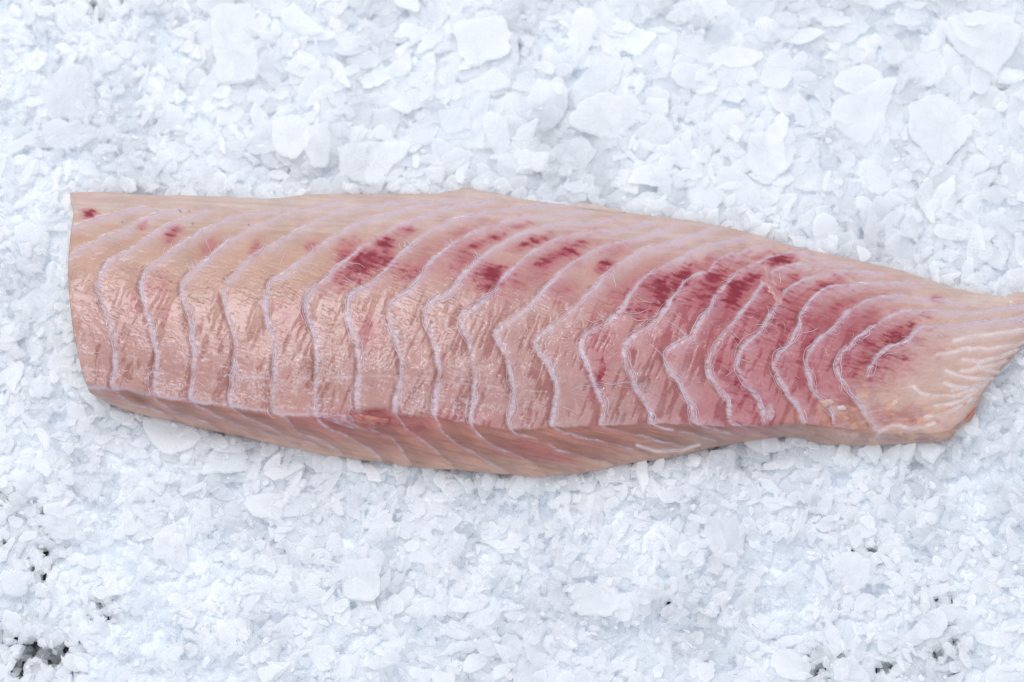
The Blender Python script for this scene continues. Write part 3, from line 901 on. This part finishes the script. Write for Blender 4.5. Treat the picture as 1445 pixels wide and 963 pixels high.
for (x, y, a, L, cu, r) in [(700, 418, 10, 34, 2.6, .00022), (735, 458, 20, 26, 1.8, .0003), (396, 377, -75, 40, 0.2, .00028), (358, 368, -50, 34, -0.5, .00026), (300, 357, -110, 30, 0.3, .00026),
                           (264, 340, -150, 22, 0.5, .00024), (181, 352, -150, 34, 0.1, .00024), (862, 386, 60, 26, 0.6, .0003), (815, 447, 25, 40, 0.1, .00026), (876, 438, 5, 52, -0.3, .0003),
                           (880, 444, 8, 58, -0.4, .00034), (905, 425, 0, 32, 0.1, .00022), (942, 440, 10, 40, 0.9, .00024), (1127, 472, 8, 34, -0.2, .0003), (1062, 460, 5, 40, 0.2, .00024), (1160, 490, 50, 30, 0.2, .00024),
                           (1170, 470, 10, 26, -0.3, .00024), (1250, 497, 10, 24, -0.6, .00028), (1100, 485, 60, 36, 0.3, .00024), (782, 506, 25, 16, 0, .0003), (795, 575, 8, 30, 0, .00026), (1100, 385, 70, 20, 0.6, .00036),
                           (515, 378, -160, 60, -0.1, .00024), (505, 404, -150, 36, 0.2, .00028), (495, 400, -140, 30, -0.3, .00024), (1270, 476, 5, 20, 0.3, .00024)]:
    for e in range(1):
        h = hair(x + RNG.normal(0, 1), y + RNG.normal(0, 1), a + RNG.normal(0, 6), L * RNG.uniform(.7, 1), cu, 0.62 * r, .0003, int(x * 7 + y + e))
        if h: lines.append(h)
for k, c0 in enumerate(WEBS):
    c0 = densify(c0)
    t = np.arange(len(c0))
    for e in range(4):
        a0, a1 = sorted(RNG.integers(0, len(c0), 2))
        if a1 - a0 < 8:
            continue
        jj = np.arange(a0, a1)
        hx = c0[jj, 0] + 9 * (vnoise(jj * 0.09, jj * 0.0, 950 + 10 * k + e) - 0.5)
        hy = c0[jj, 1] + 9 * (vnoise(jj * 0.09, jj * 0.0 + 5, 970 + 10 * k + e) - 0.5)
        if inside(hx, hy).all():
            r = RNG.uniform(.00008, .00018)
            lines.append((at(hx, hy, sample(ZD, hx, hy) + 0.0003), r))
o = hair_mesh(lines, "connective_fibres", fillet)
o["label"] = "fine white connective fibres clinging to the seams"


# ---- torn scraps of flesh: small closed slabs with the flesh material
def scrap(name, poly, thick, lift, colour, label, bulge=0.0012, tip=0.0):
    poly = densify(np.vstack([poly, poly[:1]]), 2.5)[:-1]
    cen = poly.mean(0)
    rings, rcol = [], []
    fr = [(1.0, 0.0), (1.0, 0.55), (0.90, 0.95), (0.75, 1.05), (0.58, 1.1), (0.4, 1.12), (0.2, 1.15)]
    n = len(poly)
    for (s, h) in fr:
        q = cen + (poly - cen) * s
        z = sample(Z, q[:, 0], q[:, 1]) - 0.001 + thick * h + lift + bulge * (1 - s) + tip * (q[:, 0] - cen[0]) / 20 + 0.0008 * (vnoise(q[:, 0] / 4, q[:, 1] / 4, 77) - 0.5) * (h > 0)
        rings.append(at(q[:, 0], q[:, 1], z))
        f = sstep(0.25, 0.75, aniso(q[:, 0], q[:, 1], 20, 7, 2.2, 78))[:, None]
        rcol.append(mix(lin(colour[0])[None], lin(colour[1])[None], f) * np.array([0.74, 0.67, 0.67]))
    VV = np.vstack(rings + [rings[-1].mean(0)[None]])
    CC = np.vstack(rcol + [rcol[-1].mean(0)[None]])
    F, cnt = [], []
    for r in range(len(fr) - 1):
        for i in range(n):
            j = (i + 1) % n
            F += [r * n + i, r * n + j, (r + 1) * n + j, (r + 1) * n + i]; cnt.append(4)
    for i in range(n):
        F += [(len(fr) - 1) * n + i, (len(fr) - 1) * n + (i + 1) % n, len(fr) * n]; cnt.append(3)
    area = 0.5 * np.sum(poly[:, 0] * np.roll(poly[:, 1], -1) - np.roll(poly[:, 0], -1) * poly[:, 1])
    F = np.array(F)
    if area > 0:      # image y points down
        out_, p0 = [], 0
        for c_ in cnt:
            out_ += list(F[p0:p0 + c_][::-1]); p0 += c_
        F = np.array(out_)
    o = mesh_from(name, VV, F, cnt, FLESH, fillet)
    put_attr(o, "pigment", CC)
    put_attr(o, "wet", np.full(len(VV), 0.7))
    o["label"] = label
    return o


scrap("torn_flap", curve((496, 586), (507, 584), (530, 588), (550, 592), (544, 599), (524, 606), (512, 606), (502, 598)), .0035, 0.001, ((178, 92, 90), (204, 142, 132)), "small torn flap lifting from the cut edge")
scrap("torn_flap", curve((452, 589), (480, 584), (498, 588), (520, 607), (508, 607), (480, 600)), .0012, 0.0002, ((182, 128, 130), (212, 186, 198)), "lilac torn strip below the cut edge")
scrap("membrane_flap", curve((1072, 378), (1080, 371), (1086, 374), (1085, 384), (1096, 394), (1100, 408), (1112, 424), (1106, 436), (1096, 432), (1088, 418), (1074, 402), (1068, 390)), .0006, 0.0, ((194, 134, 138), (222, 180, 180)), "loose pink flap across the red seams")
scrap("fat_lump", curve((1155, 566), (1172, 563), (1178, 570), (1164, 575)), .0022, 0, ((214, 182, 172), (226, 204, 196)), "pale fat lump near the tail")
scrap("fat_lump", curve((1181, 573), (1192, 572), (1194, 579), (1182, 579)), .0022, 0, ((226, 212, 210), (236, 226, 226)), "whitest fat lump near the tail")
scrap("fat_lump", curve((1078, 568), (1092, 568), (1096, 580), (1086, 600), (1074, 602), (1080, 586)), .0008, 0, ((196, 150, 154), (218, 192, 200)), "lilac fat lump by the tail end of the cut edge")
scrap("torn_flap", curve((1359, 596), (1370, 584), (1377, 574), (1378, 580), (1368, 596)), .002, -0.001, ((196, 126, 108), (204, 146, 128)), "thin reddish flap at the tail underside")
scrap("fat_trim", curve((640, 273), (650, 266), (660, 263), (672, 268), (690, 272), (668, 275)), .0016, -0.002, ((216, 186, 168), (226, 204, 188)), "pale fat shred on the upper edge")
scrap("fat_trim", curve((800, 292), (820, 287), (850, 291), (884, 300), (860, 301), (826, 296)), .0014, -0.003, ((214, 200, 186), (226, 214, 204)), "yellowish fat shred on the upper edge")

# ------------------------------------------------------------------ the dark tray under the ice
FLOOR = -0.024
tv = np.array([(-3, -3, FLOOR), (3, -3, FLOOR), (3, 3, FLOOR), (-3, 3, FLOOR)])
tray = mesh_from("counter_surface", tv, [0, 1, 2, 3], [4], TRAY, None, False)
tray["kind"] = "structure"

# ------------------------------------------------------------------ the crushed ice: flakes dropped one by one onto a height map
HX, HY, CELL = 0.46, 0.325, 0.001
gxc = np.arange(-HX, HX, CELL) + CELL / 2
gyc = np.arange(-HY, HY, CELL) + CELL / 2
GX, GY = np.meshgrid(gxc, gyc)
HM = np.full(GX.shape, FLOOR)
TOPID = np.full(GX.shape, -1, dtype=np.int32)

out_px = np.concatenate([TOP[(TOP[:, 0] > 95)], BOT[::-1][BOT[::-1][:, 0] > 124], LEFT[::-1]])
out_w = at(out_px[:, 0], out_px[:, 1], 0.012)[:, :2]


def in_poly(x, y, poly):
    r = np.zeros(np.shape(x), bool)
    n = len(poly)
    for i in range(n):
        x1, y1 = poly[i]
        x2, y2 = poly[(i + 1) % n]
        if y1 == y2:
            continue
        c = ((y1 > y) != (y2 > y)) & (x < (x2 - x1) * (y - y1) / (y2 - y1) + x1)
        r ^= c
    return r


FOOT = in_poly(GX, GY, out_w)
inner = FOOT.copy()
for _ in range(22):
    inner = inner & np.roll(inner, 1, 0) & np.roll(inner, -1, 0) & np.roll(inner, 1, 1) & np.roll(inner, -1, 1)
near = FOOT.astype(float)
near = blur(near, 8)
TARGET = 0.001 + 0.016 * (fbm(GX / 0.06 + 40, GY / 0.06 + 40, 301) - 0.5) + 0.010 * (fbm(GX / 0.02 + 40, GY / 0.02 + 40, 302) - 0.5)
TARGET = TARGET + 0.003 * np.clip(near * 2, 0, 1)
TARGET = np.where(FOOT, np.minimum(TARGET, 0.001), TARGET)
TARGET = np.where(inner, -0.022, TARGET)
HOLES = [(3, 700, 6), (4, 710, 5), (6, 895, 9), (14, 905, 8), (42, 915, 12), (62, 925, 11), (78, 930, 9), (30, 935, 7), (22, 950, 7), (732, 62, 5), (734, 72, 4), (170, 3, 6), (130, 6, 5),
         (58, 815, 10), (64, 780, 7), (140, 858, 7), (1136, 940, 8), (1150, 950, 7), (1158, 940, 6), (1186, 928, 6), (1255, 940, 8), (1328, 922, 9), (1348, 908, 7), (1345, 930, 5), (1230, 776, 6),
         (1322, 846, 5), (1318, 925, 5), (1140, 925, 4), (60, 725, 5), (28, 940, 9), (50, 945, 6), (5, 770, 6), (1400, 262, 5), (1312, 270, 4), (1410, 140, 3), (385, 768, 4), (945, 850, 4), (1240, 945, 6), (88, 918, 7)]
HOLE = np.zeros(GX.shape, bool)
for (hx, hy, hr) in HOLES:
    c = at(hx, hy, 0.0)
    r = hr * (0.9 if (hx < 100 and hy > 870) else 0.5) * FRAME_W / W_PX
    wob = 1 + 0.9 * (fbm(GX / 0.006 + hx, GY / 0.006 + hy, 303, 2) - 0.5)
    HOLE |= (GX - c[0]) ** 2 + (GY - c[1]) ** 2 < (r * wob) ** 2
CLEAR = sstep(0.50, 0.66, fbm(GX / 0.030 + 40, GY / 0.030 + 40, 305) + 0.25 * (fbm(GX / 0.008 + 40, GY / 0.008 + 40, 306) - 0.5))
BED = TARGET - 0.007 - 0.007 * CLEAR + 0.004 * (fbm(GX / 0.012 + 40, GY / 0.012 + 40, 304) - 0.5)
WIDE = HOLE.copy()
for _ in range(9):
    WIDE = WIDE | np.roll(WIDE, 1, 0) | np.roll(WIDE, -1, 0) | np.roll(WIDE, 1, 1) | np.roll(WIDE, -1, 1)
BED = np.where(WIDE, FLOOR - 0.002, np.where(inner, -0.024, BED))
TARGET = np.where(HOLE, FLOOR, TARGET)
HM = np.maximum(BED, FLOOR)

flakes = []      # (verts, faces, counts, frost)


def flake_outline(r, rng):
    n = int(rng.integers(5, 9))
    a = np.sort((np.arange(n) + rng.uniform(-0.38, 0.38, n)) * 2 * np.pi / n)
    rad = r * rng.uniform(0.62, 1.12, n)
    st = rng.uniform(1.0, 2.0) if rng.random() < 0.8 else rng.uniform(2.0, 4.0)
    p = np.stack([np.cos(a) * rad * math.sqrt(st), np.sin(a) * rad / math.sqrt(st)], 1)
    th = rng.uniform(0, 2 * np.pi)
    c, s = math.cos(th), math.sin(th)
    return p @ np.array([[c, s], [-s, c]])


def round_corners(p, rng, rough):
    """Cut each corner once so broken edges look worn rather than drawn."""
    n = len(p)
    q = []
    for i in range(n):
        f = rng.uniform(0.10, 0.24)
        q.append(p[i] + (p[i - 1] - p[i]) * f)
        q.append(p[i] + (p[(i + 1) % n] - p[i]) * f)
    q = np.array(q)
    if rough:
        nxt = np.roll(q, -1, 0)
        e = nxt - q
        L = np.linalg.norm(e, axis=1)
        out = []
        for i in range(len(q)):
            out.append(q[i])
            if L[i] > 0.005:
                for f in (0.33, 0.67):
                    out.append(q[i] + e[i] * (f + rng.uniform(-.1, .1)) + np.array([-e[i][1], e[i][0]]) * rng.normal(0, 0.05))
        q = np.array(out)
    return q


def build_flake(poly, cx, cy, z0, gx, gy, t, frost, rng, big):
    """A thin broken plate: bevelled rim, slightly uneven faces, curved a little."""
    p = round_corners(poly, rng, np.sqrt((poly ** 2).sum(1).mean()) > 0.008) if big else poly
    n = len(p)
    R = np.sqrt((p ** 2).sum(1).mean())
    bend = rng.normal(0, 1) * 0.10 / max(R, 1e-4)
    ba = rng.uniform(0, np.pi)
    cb, sb = math.cos(ba), math.sin(ba)
    bev = min(0.0012, 0.25 * R) / R

    def lay(q, dz, jit):
        z = z0 + gx * q[:, 0] + gy * q[:, 1] + bend * (q[:, 0] * cb + q[:, 1] * sb) ** 2 + dz + rng.normal(0, jit, len(q))
        return np.stack([cx + q[:, 0], cy + q[:, 1], z], 1)

    VV = [lay(p * (1 - bev), -t / 2, t * .06), lay(p * (1 + rng.normal(0, 0.02, (n, 1))), -t * .1, t * .12), lay(p * (1 - bev * rng.uniform(0.7, 1.8, (n, 1))), t / 2, t * .08)]
    F, cnt = [], []
    for r in range(2):
        i = np.arange(n)
        j = (i + 1) % n
        F.append(np.stack([r * n + i, r * n + j, (r + 1) * n + j, (r + 1) * n + i], 1).ravel())
        cnt += [4] * n
    if big:
        VV.append(lay(p * rng.uniform(0.4, 0.62, (n, 1)), t / 2 + t * .10, t * .10))
        F.append(np.stack([2 * n + np.arange(n), 2 * n + (np.arange(n) + 1) % n, 3 * n + (np.arange(n) + 1) % n, 3 * n + np.arange(n)], 1).ravel())
        cnt += [4] * n
        VV.append(lay(np.zeros((1, 2)), t / 2 + t * .14, 0))
        c = 4 * n
        F.append(np.stack([3 * n + np.arange(n), 3 * n + (np.arange(n) + 1) % n, np.full(n, c)], 1).ravel())
        cnt += [3] * n
    else:
        F.append(2 * n + np.arange(n)); cnt.append(n)
    F.append(np.arange(n)[::-1]); cnt.append(n)
    return (np.vstack(VV), np.concatenate(F), np.array(cnt), frost, (cx, cy))


def drop_flake(poly, cx, cy, t, frost, rng, tilt_jit, max_slope=0.55, force=False, sink=0.85):
    x0 = int((cx + poly[:, 0].min() + HX) / CELL); x1 = int((cx + poly[:, 0].max() + HX) / CELL) + 1
    y0 = int((cy + poly[:, 1].min() + HY) / CELL); y1 = int((cy + poly[:, 1].max() + HY) / CELL) + 1
    if x0 < 0 or y0 < 0 or x1 >= GX.shape[1] or y1 >= GX.shape[0]:
        return False
    sx, sy = gxc[x0:x1] - cx, gyc[y0:y1] - cy
    lx, ly = np.meshgrid(sx, sy)
    m = in_poly(lx, ly, poly)
    k = int(m.sum())
    if k < 3:
        return False
    if not force and HOLE[y0:y1, x0:x1][m].any() and rng.random() < 0.93:
        return False
    h = HM[y0:y1, x0:x1][m]
    x, y = lx[m], ly[m]
    xm, ym, hm = x.mean(), y.mean(), h.mean()
    gx = ((x - xm) * (h - hm)).sum() / (((x - xm) ** 2).sum() + 1e-12)
    gy = ((y - ym) * (h - hm)).sum() / (((y - ym) ** 2).sum() + 1e-12)
    gx += rng.normal(0, tilt_jit); gy += rng.normal(0, tilt_jit)
    s = math.hypot(gx, gy)
    if s > max_slope:
        gx *= max_slope / s; gy *= max_slope / s
    res = h - gx * x - gy * y
    kk = min(k - 1, int(k * sink))
    off = np.partition(res, kk)[kk]
    top = gx * x + gy * y + off + t
    tgt = TARGET[y0:y1, x0:x1][m]
    over = top - tgt
    if not force and (over.mean() > 0.0015 or (FOOT[y0:y1, x0:x1][m] & (over > 0.004)).any()):
        return False
    i = len(flakes)
    sub = HM[y0:y1, x0:x1]
    ids = TOPID[y0:y1, x0:x1]
    vis = top > h
    nh = np.where(vis, top, h)
    sub[m] = nh
    tmp = ids[m]
    tmp[vis] = i
    ids[m] = tmp
    R = np.sqrt((poly ** 2).sum(1).mean())
    flakes.append(build_flake(poly, cx, cy, off + t / 2, gx, gy, t, frost, rng, R > 0.0055))
    return True


# large plates that stand out in the photograph: outline, label
PLATES = [
    ([(1278, 146), (1318, 129), (1345, 136), (1361, 167), (1371, 184), (1369, 196), (1347, 216), (1323, 240), (1300, 213), (1283, 193)], "large flat kite shaped ice plate above the thin tail end of the fillet"),
    ([(1330, 28), (1372, 14), (1420, 24), (1444, 42), (1438, 62), (1404, 108), (1375, 92), (1344, 66)], "big smooth ice plate at the upper right corner of the ice bed"),
    ([(292, 2), (362, 2), (363, 108), (340, 114), (304, 116), (298, 60)], "tall rectangular milky ice slab above the left half of the fillet, reaching the upper edge"),
    ([(800, 168), (822, 140), (852, 130), (904, 136), (906, 162), (884, 182), (872, 194), (836, 190), (806, 184)], "broad bright ice plate with a rounded edge above the middle of the fillet"),
    ([(478, 202), (540, 199), (580, 198), (572, 224), (546, 246), (530, 266), (500, 256), (478, 246)], "wide pale ice plate with a slanted right edge just above the fillet's upper edge"),
    ([(382, 164), (420, 158), (438, 172), (436, 208), (416, 228), (388, 216)], "five sided white ice plate close above the fillet, left of the wide pale plate"),
    ([(428, 180), (462, 172), (468, 200), (462, 236), (438, 240), (430, 214)], "upright white ice plate leaning beside the five sided plate above the fillet"),
    ([(64, 110), (92, 90), (118, 92), (130, 120), (128, 158), (92, 166), (50, 166), (56, 138)], "large dull ice plate at the upper left of the ice bed"),
    ([(60, 172), (120, 170), (146, 178), (110, 200), (84, 208), (60, 204)], "flat pale ice plate below the large dull plate at the upper left"),
    ([(208, 186), (234, 142), (258, 154), (262, 168), (236, 184)], "small bright arrowhead shaped ice chip above the left end of the fillet"),
    ([(640, 30), (712, 20), (720, 50), (716, 82), (672, 90), (646, 70)], "squarish white ice plate beside the small dark gap at the upper middle"),
    ([(660, 112), (700, 92), (720, 110), (716, 126), (672, 128)], "half round ice chip below the squarish white plate at the upper middle"),
    ([(678, 160), (712, 162), (722, 200), (706, 226), (690, 198)], "triangular ice shard pointing down at the fillet's upper edge"),
    ([(724, 208), (772, 214), (766, 244), (728, 236)], "blocky bright ice chip right of the triangular shard"),
    ([(1172, 140), (1268, 104), (1258, 140), (1236, 186), (1222, 206), (1200, 192), (1176, 176)], "wide white ice plate with a pointed lower edge, left of the kite shaped plate"),
    ([(1056, 188), (1086, 184), (1106, 206), (1112, 240), (1086, 262), (1052, 240)], "bright hump of ice plate above the red part of the fillet"),
    ([(350, 696), (430, 690), (440, 712), (432, 728), (360, 732), (344, 716)], "smooth oblong ice slab below the left half of the fillet"),
    ([(198, 592), (222, 586), (272, 602), (288, 618), (270, 636), (238, 644), (212, 624)], "large bright ice plate touching the fillet's lower edge near its left end"),
    ([(294, 640), (316, 612), (336, 616), (348, 660), (318, 668), (282, 668)], "triangular ice plate below the fillet, right of the bright plate touching its lower edge"),
    ([(218, 752), (250, 748), (262, 770), (260, 812), (236, 800), (216, 780)], "upright white ice plate at the lower left, below the oblong slab"),
    ([(2, 806), (38, 808), (40, 834), (20, 842), (2, 836)], "five sided ice chip by the dark gaps at the left edge"),
    ([(60, 724), (120, 722), (130, 748), (96, 762), (62, 758)], "pale flat ice plate left of the lower left dark gaps"),
    ([(996, 730), (1040, 722), (1052, 752), (1046, 786), (1012, 790), (994, 764)], "rounded bright ice mound plate at the lower right below the fillet"),
    ([(1186, 776), (1226, 782), (1232, 820), (1206, 836), (1180, 812)], "smooth ice plate right of the rounded mound at the lower right"),
    ([(1086, 924), (1110, 914), (1134, 926), (1148, 944), (1136, 960), (1096, 956)], "white ice chip beside the dark crack along the bottom edge"),
    ([(1176, 934), (1204, 926), (1226, 950), (1222, 962), (1176, 962)], "angular ice chip right of the dark crack along the bottom edge"),
    ([(1300, 866), (1328, 856), (1340, 880), (1326, 902), (1298, 900)], "chunky white ice chip above the dark gaps at the lower right"),
    ([(476, 790), (530, 786), (536, 836), (520, 852), (482, 844)], "blurred white ice plate below the fillet's middle, near the bottom"),
    ([(800, 826), (864, 822), (880, 850), (860, 872), (812, 868)], "broad white ice plate below the fillet's bulge"),
    ([(0, 860), (26, 866), (30, 884), (16, 906), (0, 910)], "ice flake at the left edge over the dark gap"),
]
hero = []
rng = np.random.default_rng(42)
# size grows towards the top middle, finer chips at the lower left and lower right
def lay_plates():
    for poly_px, label in PLATES:
        pp = np.array(poly_px, float)
        pp = pp + rng.normal(0, 1.2, pp.shape)
        w = at(pp[:, 0], pp[:, 1], 0.004)[:, :2]
        c = w.mean(0)
        q = w - c
        ar = 0.5 * np.sum(q[:, 0] * np.roll(q[:, 1], -1) - np.roll(q[:, 0], -1) * q[:, 1])
        if ar < 0:
            q = q[::-1]
        if drop_flake(q, c[0], c[1], rng.uniform(.002, .003), rng.uniform(.6, 0.9), rng, 0.06, 0.25, True, 0.55):
            hero.append((len(flakes) - 1, label))


for rnd, (count, lo, hi) in enumerate([(3000, .005, .012), (6500, .0045, .0125), (8500, .0038, .012), (8000, .0026, .008)]):
    if rnd == 3:
        lay_plates()
    xs = rng.uniform(-HX + .015, HX - .015, count)
    ys = rng.uniform(-HY + .015, HY - .015, count)
    wj, wi = np.nonzero(WIDE & ~HOLE)
    pick = rng.integers(0, len(wi), 1800)
    xs = np.concatenate([gxc[wi[pick]], xs])
    ys = np.concatenate([gyc[wj[pick]], ys])
    for cx, cy in zip(xs, ys):
        i, j = int((cy + HY) / CELL), int((cx + HX) / CELL)
        if HM[i, j] > TARGET[i, j] or HOLE[i, j] or (inner[i, j]):
            continue
        scale = 1.0 + 0.6 * sstep(-0.02, 0.16, cy) * sstep(-0.30, -0.12, cx) - 0.25 * sstep(-0.05, -0.2, cy) * (sstep(-0.1, -0.3, cx) + 0.6 * sstep(0.1, 0.25, cx))
        r = lo * (hi / lo) ** (rng.random() ** 1.5) * scale
        drop_flake(flake_outline(r, rng), cx, cy, min(rng.uniform(.0009, .0020), 0.5 * r), rng.beta(2.2, 1.4) * (1 - 0.5 * CLEAR[i, j]), rng, 0.08 if rng.random() < 0.8 else 0.35, 0.35 if rng.random() < 0.88 else 1.2, False, 0.72)

# a few last chips lean on the rim of the fillet
HF = np.full(GX.shape, -1.0)
fi = np.clip(((P[..., 1] + HY) / CELL).astype(int), 0, GX.shape[0] - 1)
fj = np.clip(((P[..., 0] + HX) / CELL).astype(int), 0, GX.shape[1] - 1)
np.maximum.at(HF, (fi.ravel(), fj.ravel()), P[..., 2].ravel())
ring = FOOT.copy()
for _ in range(4):
    ring = ring & np.roll(ring, 1, 0) & np.roll(ring, -1, 0) & np.roll(ring, 1, 1) & np.roll(ring, -1, 1)
RIM = FOOT & ~ring
HM = np.where(FOOT, np.maximum(HM, HF), HM)
TARGET = np.where(RIM, HF + 0.0035, np.where(FOOT, -1.0, TARGET + 0.0015 * (near > 0.02)))
wide = near > 0.12
rj, ri = np.nonzero(wide & ~FOOT)
for q in rng.integers(0, len(ri), 420):
    r = rng.uniform(.004, .011)
    drop_flake(flake_outline(r, rng), gxc[ri[q]], gyc[rj[q]], min(rng.uniform(.0009, .0018), .5 * r), rng.beta(2.2, 1.4), rng, 0.12, 0.6, False, 0.8)

# crumbs sprinkled over everything
count = 0
hj, hi = np.nonzero(HOLE)
for q in rng.integers(0, len(hi), 90):
    r = rng.uniform(.002, .0055)
    if HM[hj[q], hi[q]] < FLOOR + 0.004:
        drop_flake(flake_outline(r, rng), gxc[hi[q]], gyc[hj[q]], min(rng.uniform(.0008, .002), r), rng.beta(1.2, 2.0), rng, 0.5, 1.2, True, 0.5)
for cx, cy in zip(rng.uniform(-HX + .01, HX - .01, 7000), rng.uniform(-HY + .01, HY - .01, 7000)):
    i, j = int((cy + HY) / CELL), int((cx + HX) / CELL)
    if FOOT[i, j] or HOLE[i, j] or (TOPID[i, j] in [h[0] for h in hero] and rng.random() < 0.85):
        continue
    r = rng.uniform(.0011, .0030)
    drop_flake(flake_outline(r, rng), cx, cy, min(rng.uniform(.0008, .002), r), rng.beta(2.5, 1.2), rng, 0.5, 1.2, False, 0.6)

# ---- the flakes that show largest become objects of their own
px_, py_ = to_px(np.stack([GX, GY, HM], -1))
seen = (px_ > 0) & (px_ < W_PX) & (py_ > 0) & (py_ < H_PX) & ~FOOT & (TOPID >= 0)
area = np.bincount(TOPID[seen], minlength=len(flakes))
order = np.argsort(-area)
hero_ids = {i for i, _ in hero}
single = [int(i) for i in order if int(i) not in hero_ids][:300 - len(hero_ids)]


def flake_object(i):
    VV, F, cnt, frost, (cx, cy) = flakes[i]
    org = np.array([cx, cy, VV[:, 2].min()])
    o = mesh_from("ice_flake", VV - org, F, cnt, ICE, None, False)
    o.location = org
    put_attr(o, "frost", np.full(len(VV), frost))
    o["category"] = "ice flake"
    o["group"] = "ice flakes heaped around the fillet"
    return o


for i, label in hero:
    flake_object(i)["label"] = label
NUM = ["", "first", "second", "third", "fourth", "fifth", "sixth", "seventh", "eighth", "ninth", "tenth", "eleventh", "twelfth"]
classes = {}
for i in single:
    VV = flakes[i][0]
    x, y = to_px(VV.mean(0))
    q = VV[:, :2] - VV[:, :2].mean(0)
    ev = np.sqrt(np.maximum(np.linalg.eigvalsh(q.T @ q), 1e-12))
    asp = ev[1] / ev[0]
    shape = "splintery" if asp > 2.1 else "oblong" if asp > 1.45 else "squat"
    size = "larger" if area[i] > np.median(area[single]) else "small"
    cxr = float(np.clip(x, 126, 1443))
    up_side = y < 0.5 * (fx(TOP, cxr) + fx(BOT, cxr))
    part = "left third" if x < 420 else "middle" if x < 780 else "bloody part" if x < 1150 else "tail end"
    gap = fx(TOP, cxr) - y if up_side else y - fx(BOT, cxr)
    if x < 100 and 272 < y < 551:
        place = "beside the fillet's cut left end"
    elif up_side:
        place = ("just above the fillet's " if gap < 60 else "well above the fillet's " if gap < 150 else "far above the fillet's ") + part
    else:
        place = ("just below the fillet's " if gap < 60 else "well below the fillet's " if gap < 150 else "far below the fillet's ") + part
    classes.setdefault((size, shape, place), []).append((x, i))
for (size, shape, place), mem in classes.items():
    mem.sort()
    n = len(mem)
    for r, (x, i) in enumerate(mem):
        if n == 1:
            rank = ""
        elif r == 0:
            rank = ", leftmost there"
        elif r == n - 1:
            rank = ", rightmost there"
        else:
            rank = ", %s from the left there" % NUM[r + 1] if r + 1 < len(NUM) else ", %s from the right there" % NUM[min(n - r, 12)]
        flake_object(i)["label"] = "%s %s ice flake %s%s" % (size, shape, place, rank)
rest = sorted(set(range(len(flakes))) - hero_ids - set(single))
offs = np.cumsum([0] + [len(flakes[i][0]) for i in rest])
VV = np.vstack([flakes[i][0] for i in rest])
FF = np.concatenate([flakes[i][1] + offs[k] for k, i in enumerate(rest)])
CN = np.concatenate([flakes[i][2] for i in rest])
FR = np.concatenate([np.full(len(flakes[i][0]), flakes[i][3]) for i in rest])
# the packed ice the loose flakes lie on, part of the same bed
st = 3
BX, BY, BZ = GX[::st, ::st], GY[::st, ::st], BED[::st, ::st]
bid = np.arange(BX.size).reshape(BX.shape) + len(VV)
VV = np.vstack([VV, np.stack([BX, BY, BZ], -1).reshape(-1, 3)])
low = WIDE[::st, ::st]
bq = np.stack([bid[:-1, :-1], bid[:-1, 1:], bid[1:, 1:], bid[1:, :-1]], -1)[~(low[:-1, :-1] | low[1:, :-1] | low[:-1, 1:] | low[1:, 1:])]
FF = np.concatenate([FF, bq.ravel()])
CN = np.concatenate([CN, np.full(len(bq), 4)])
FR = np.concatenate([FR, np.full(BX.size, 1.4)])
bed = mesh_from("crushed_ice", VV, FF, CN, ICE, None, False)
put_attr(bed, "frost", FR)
bed["kind"] = "stuff"
bed["label"] = "bed of white crushed ice under and around the fillet"
print("flakes", len(flakes), "hero", len(hero), "polys", len(CN), "max area", area[order[:5]], "min single", area[single[-1]])
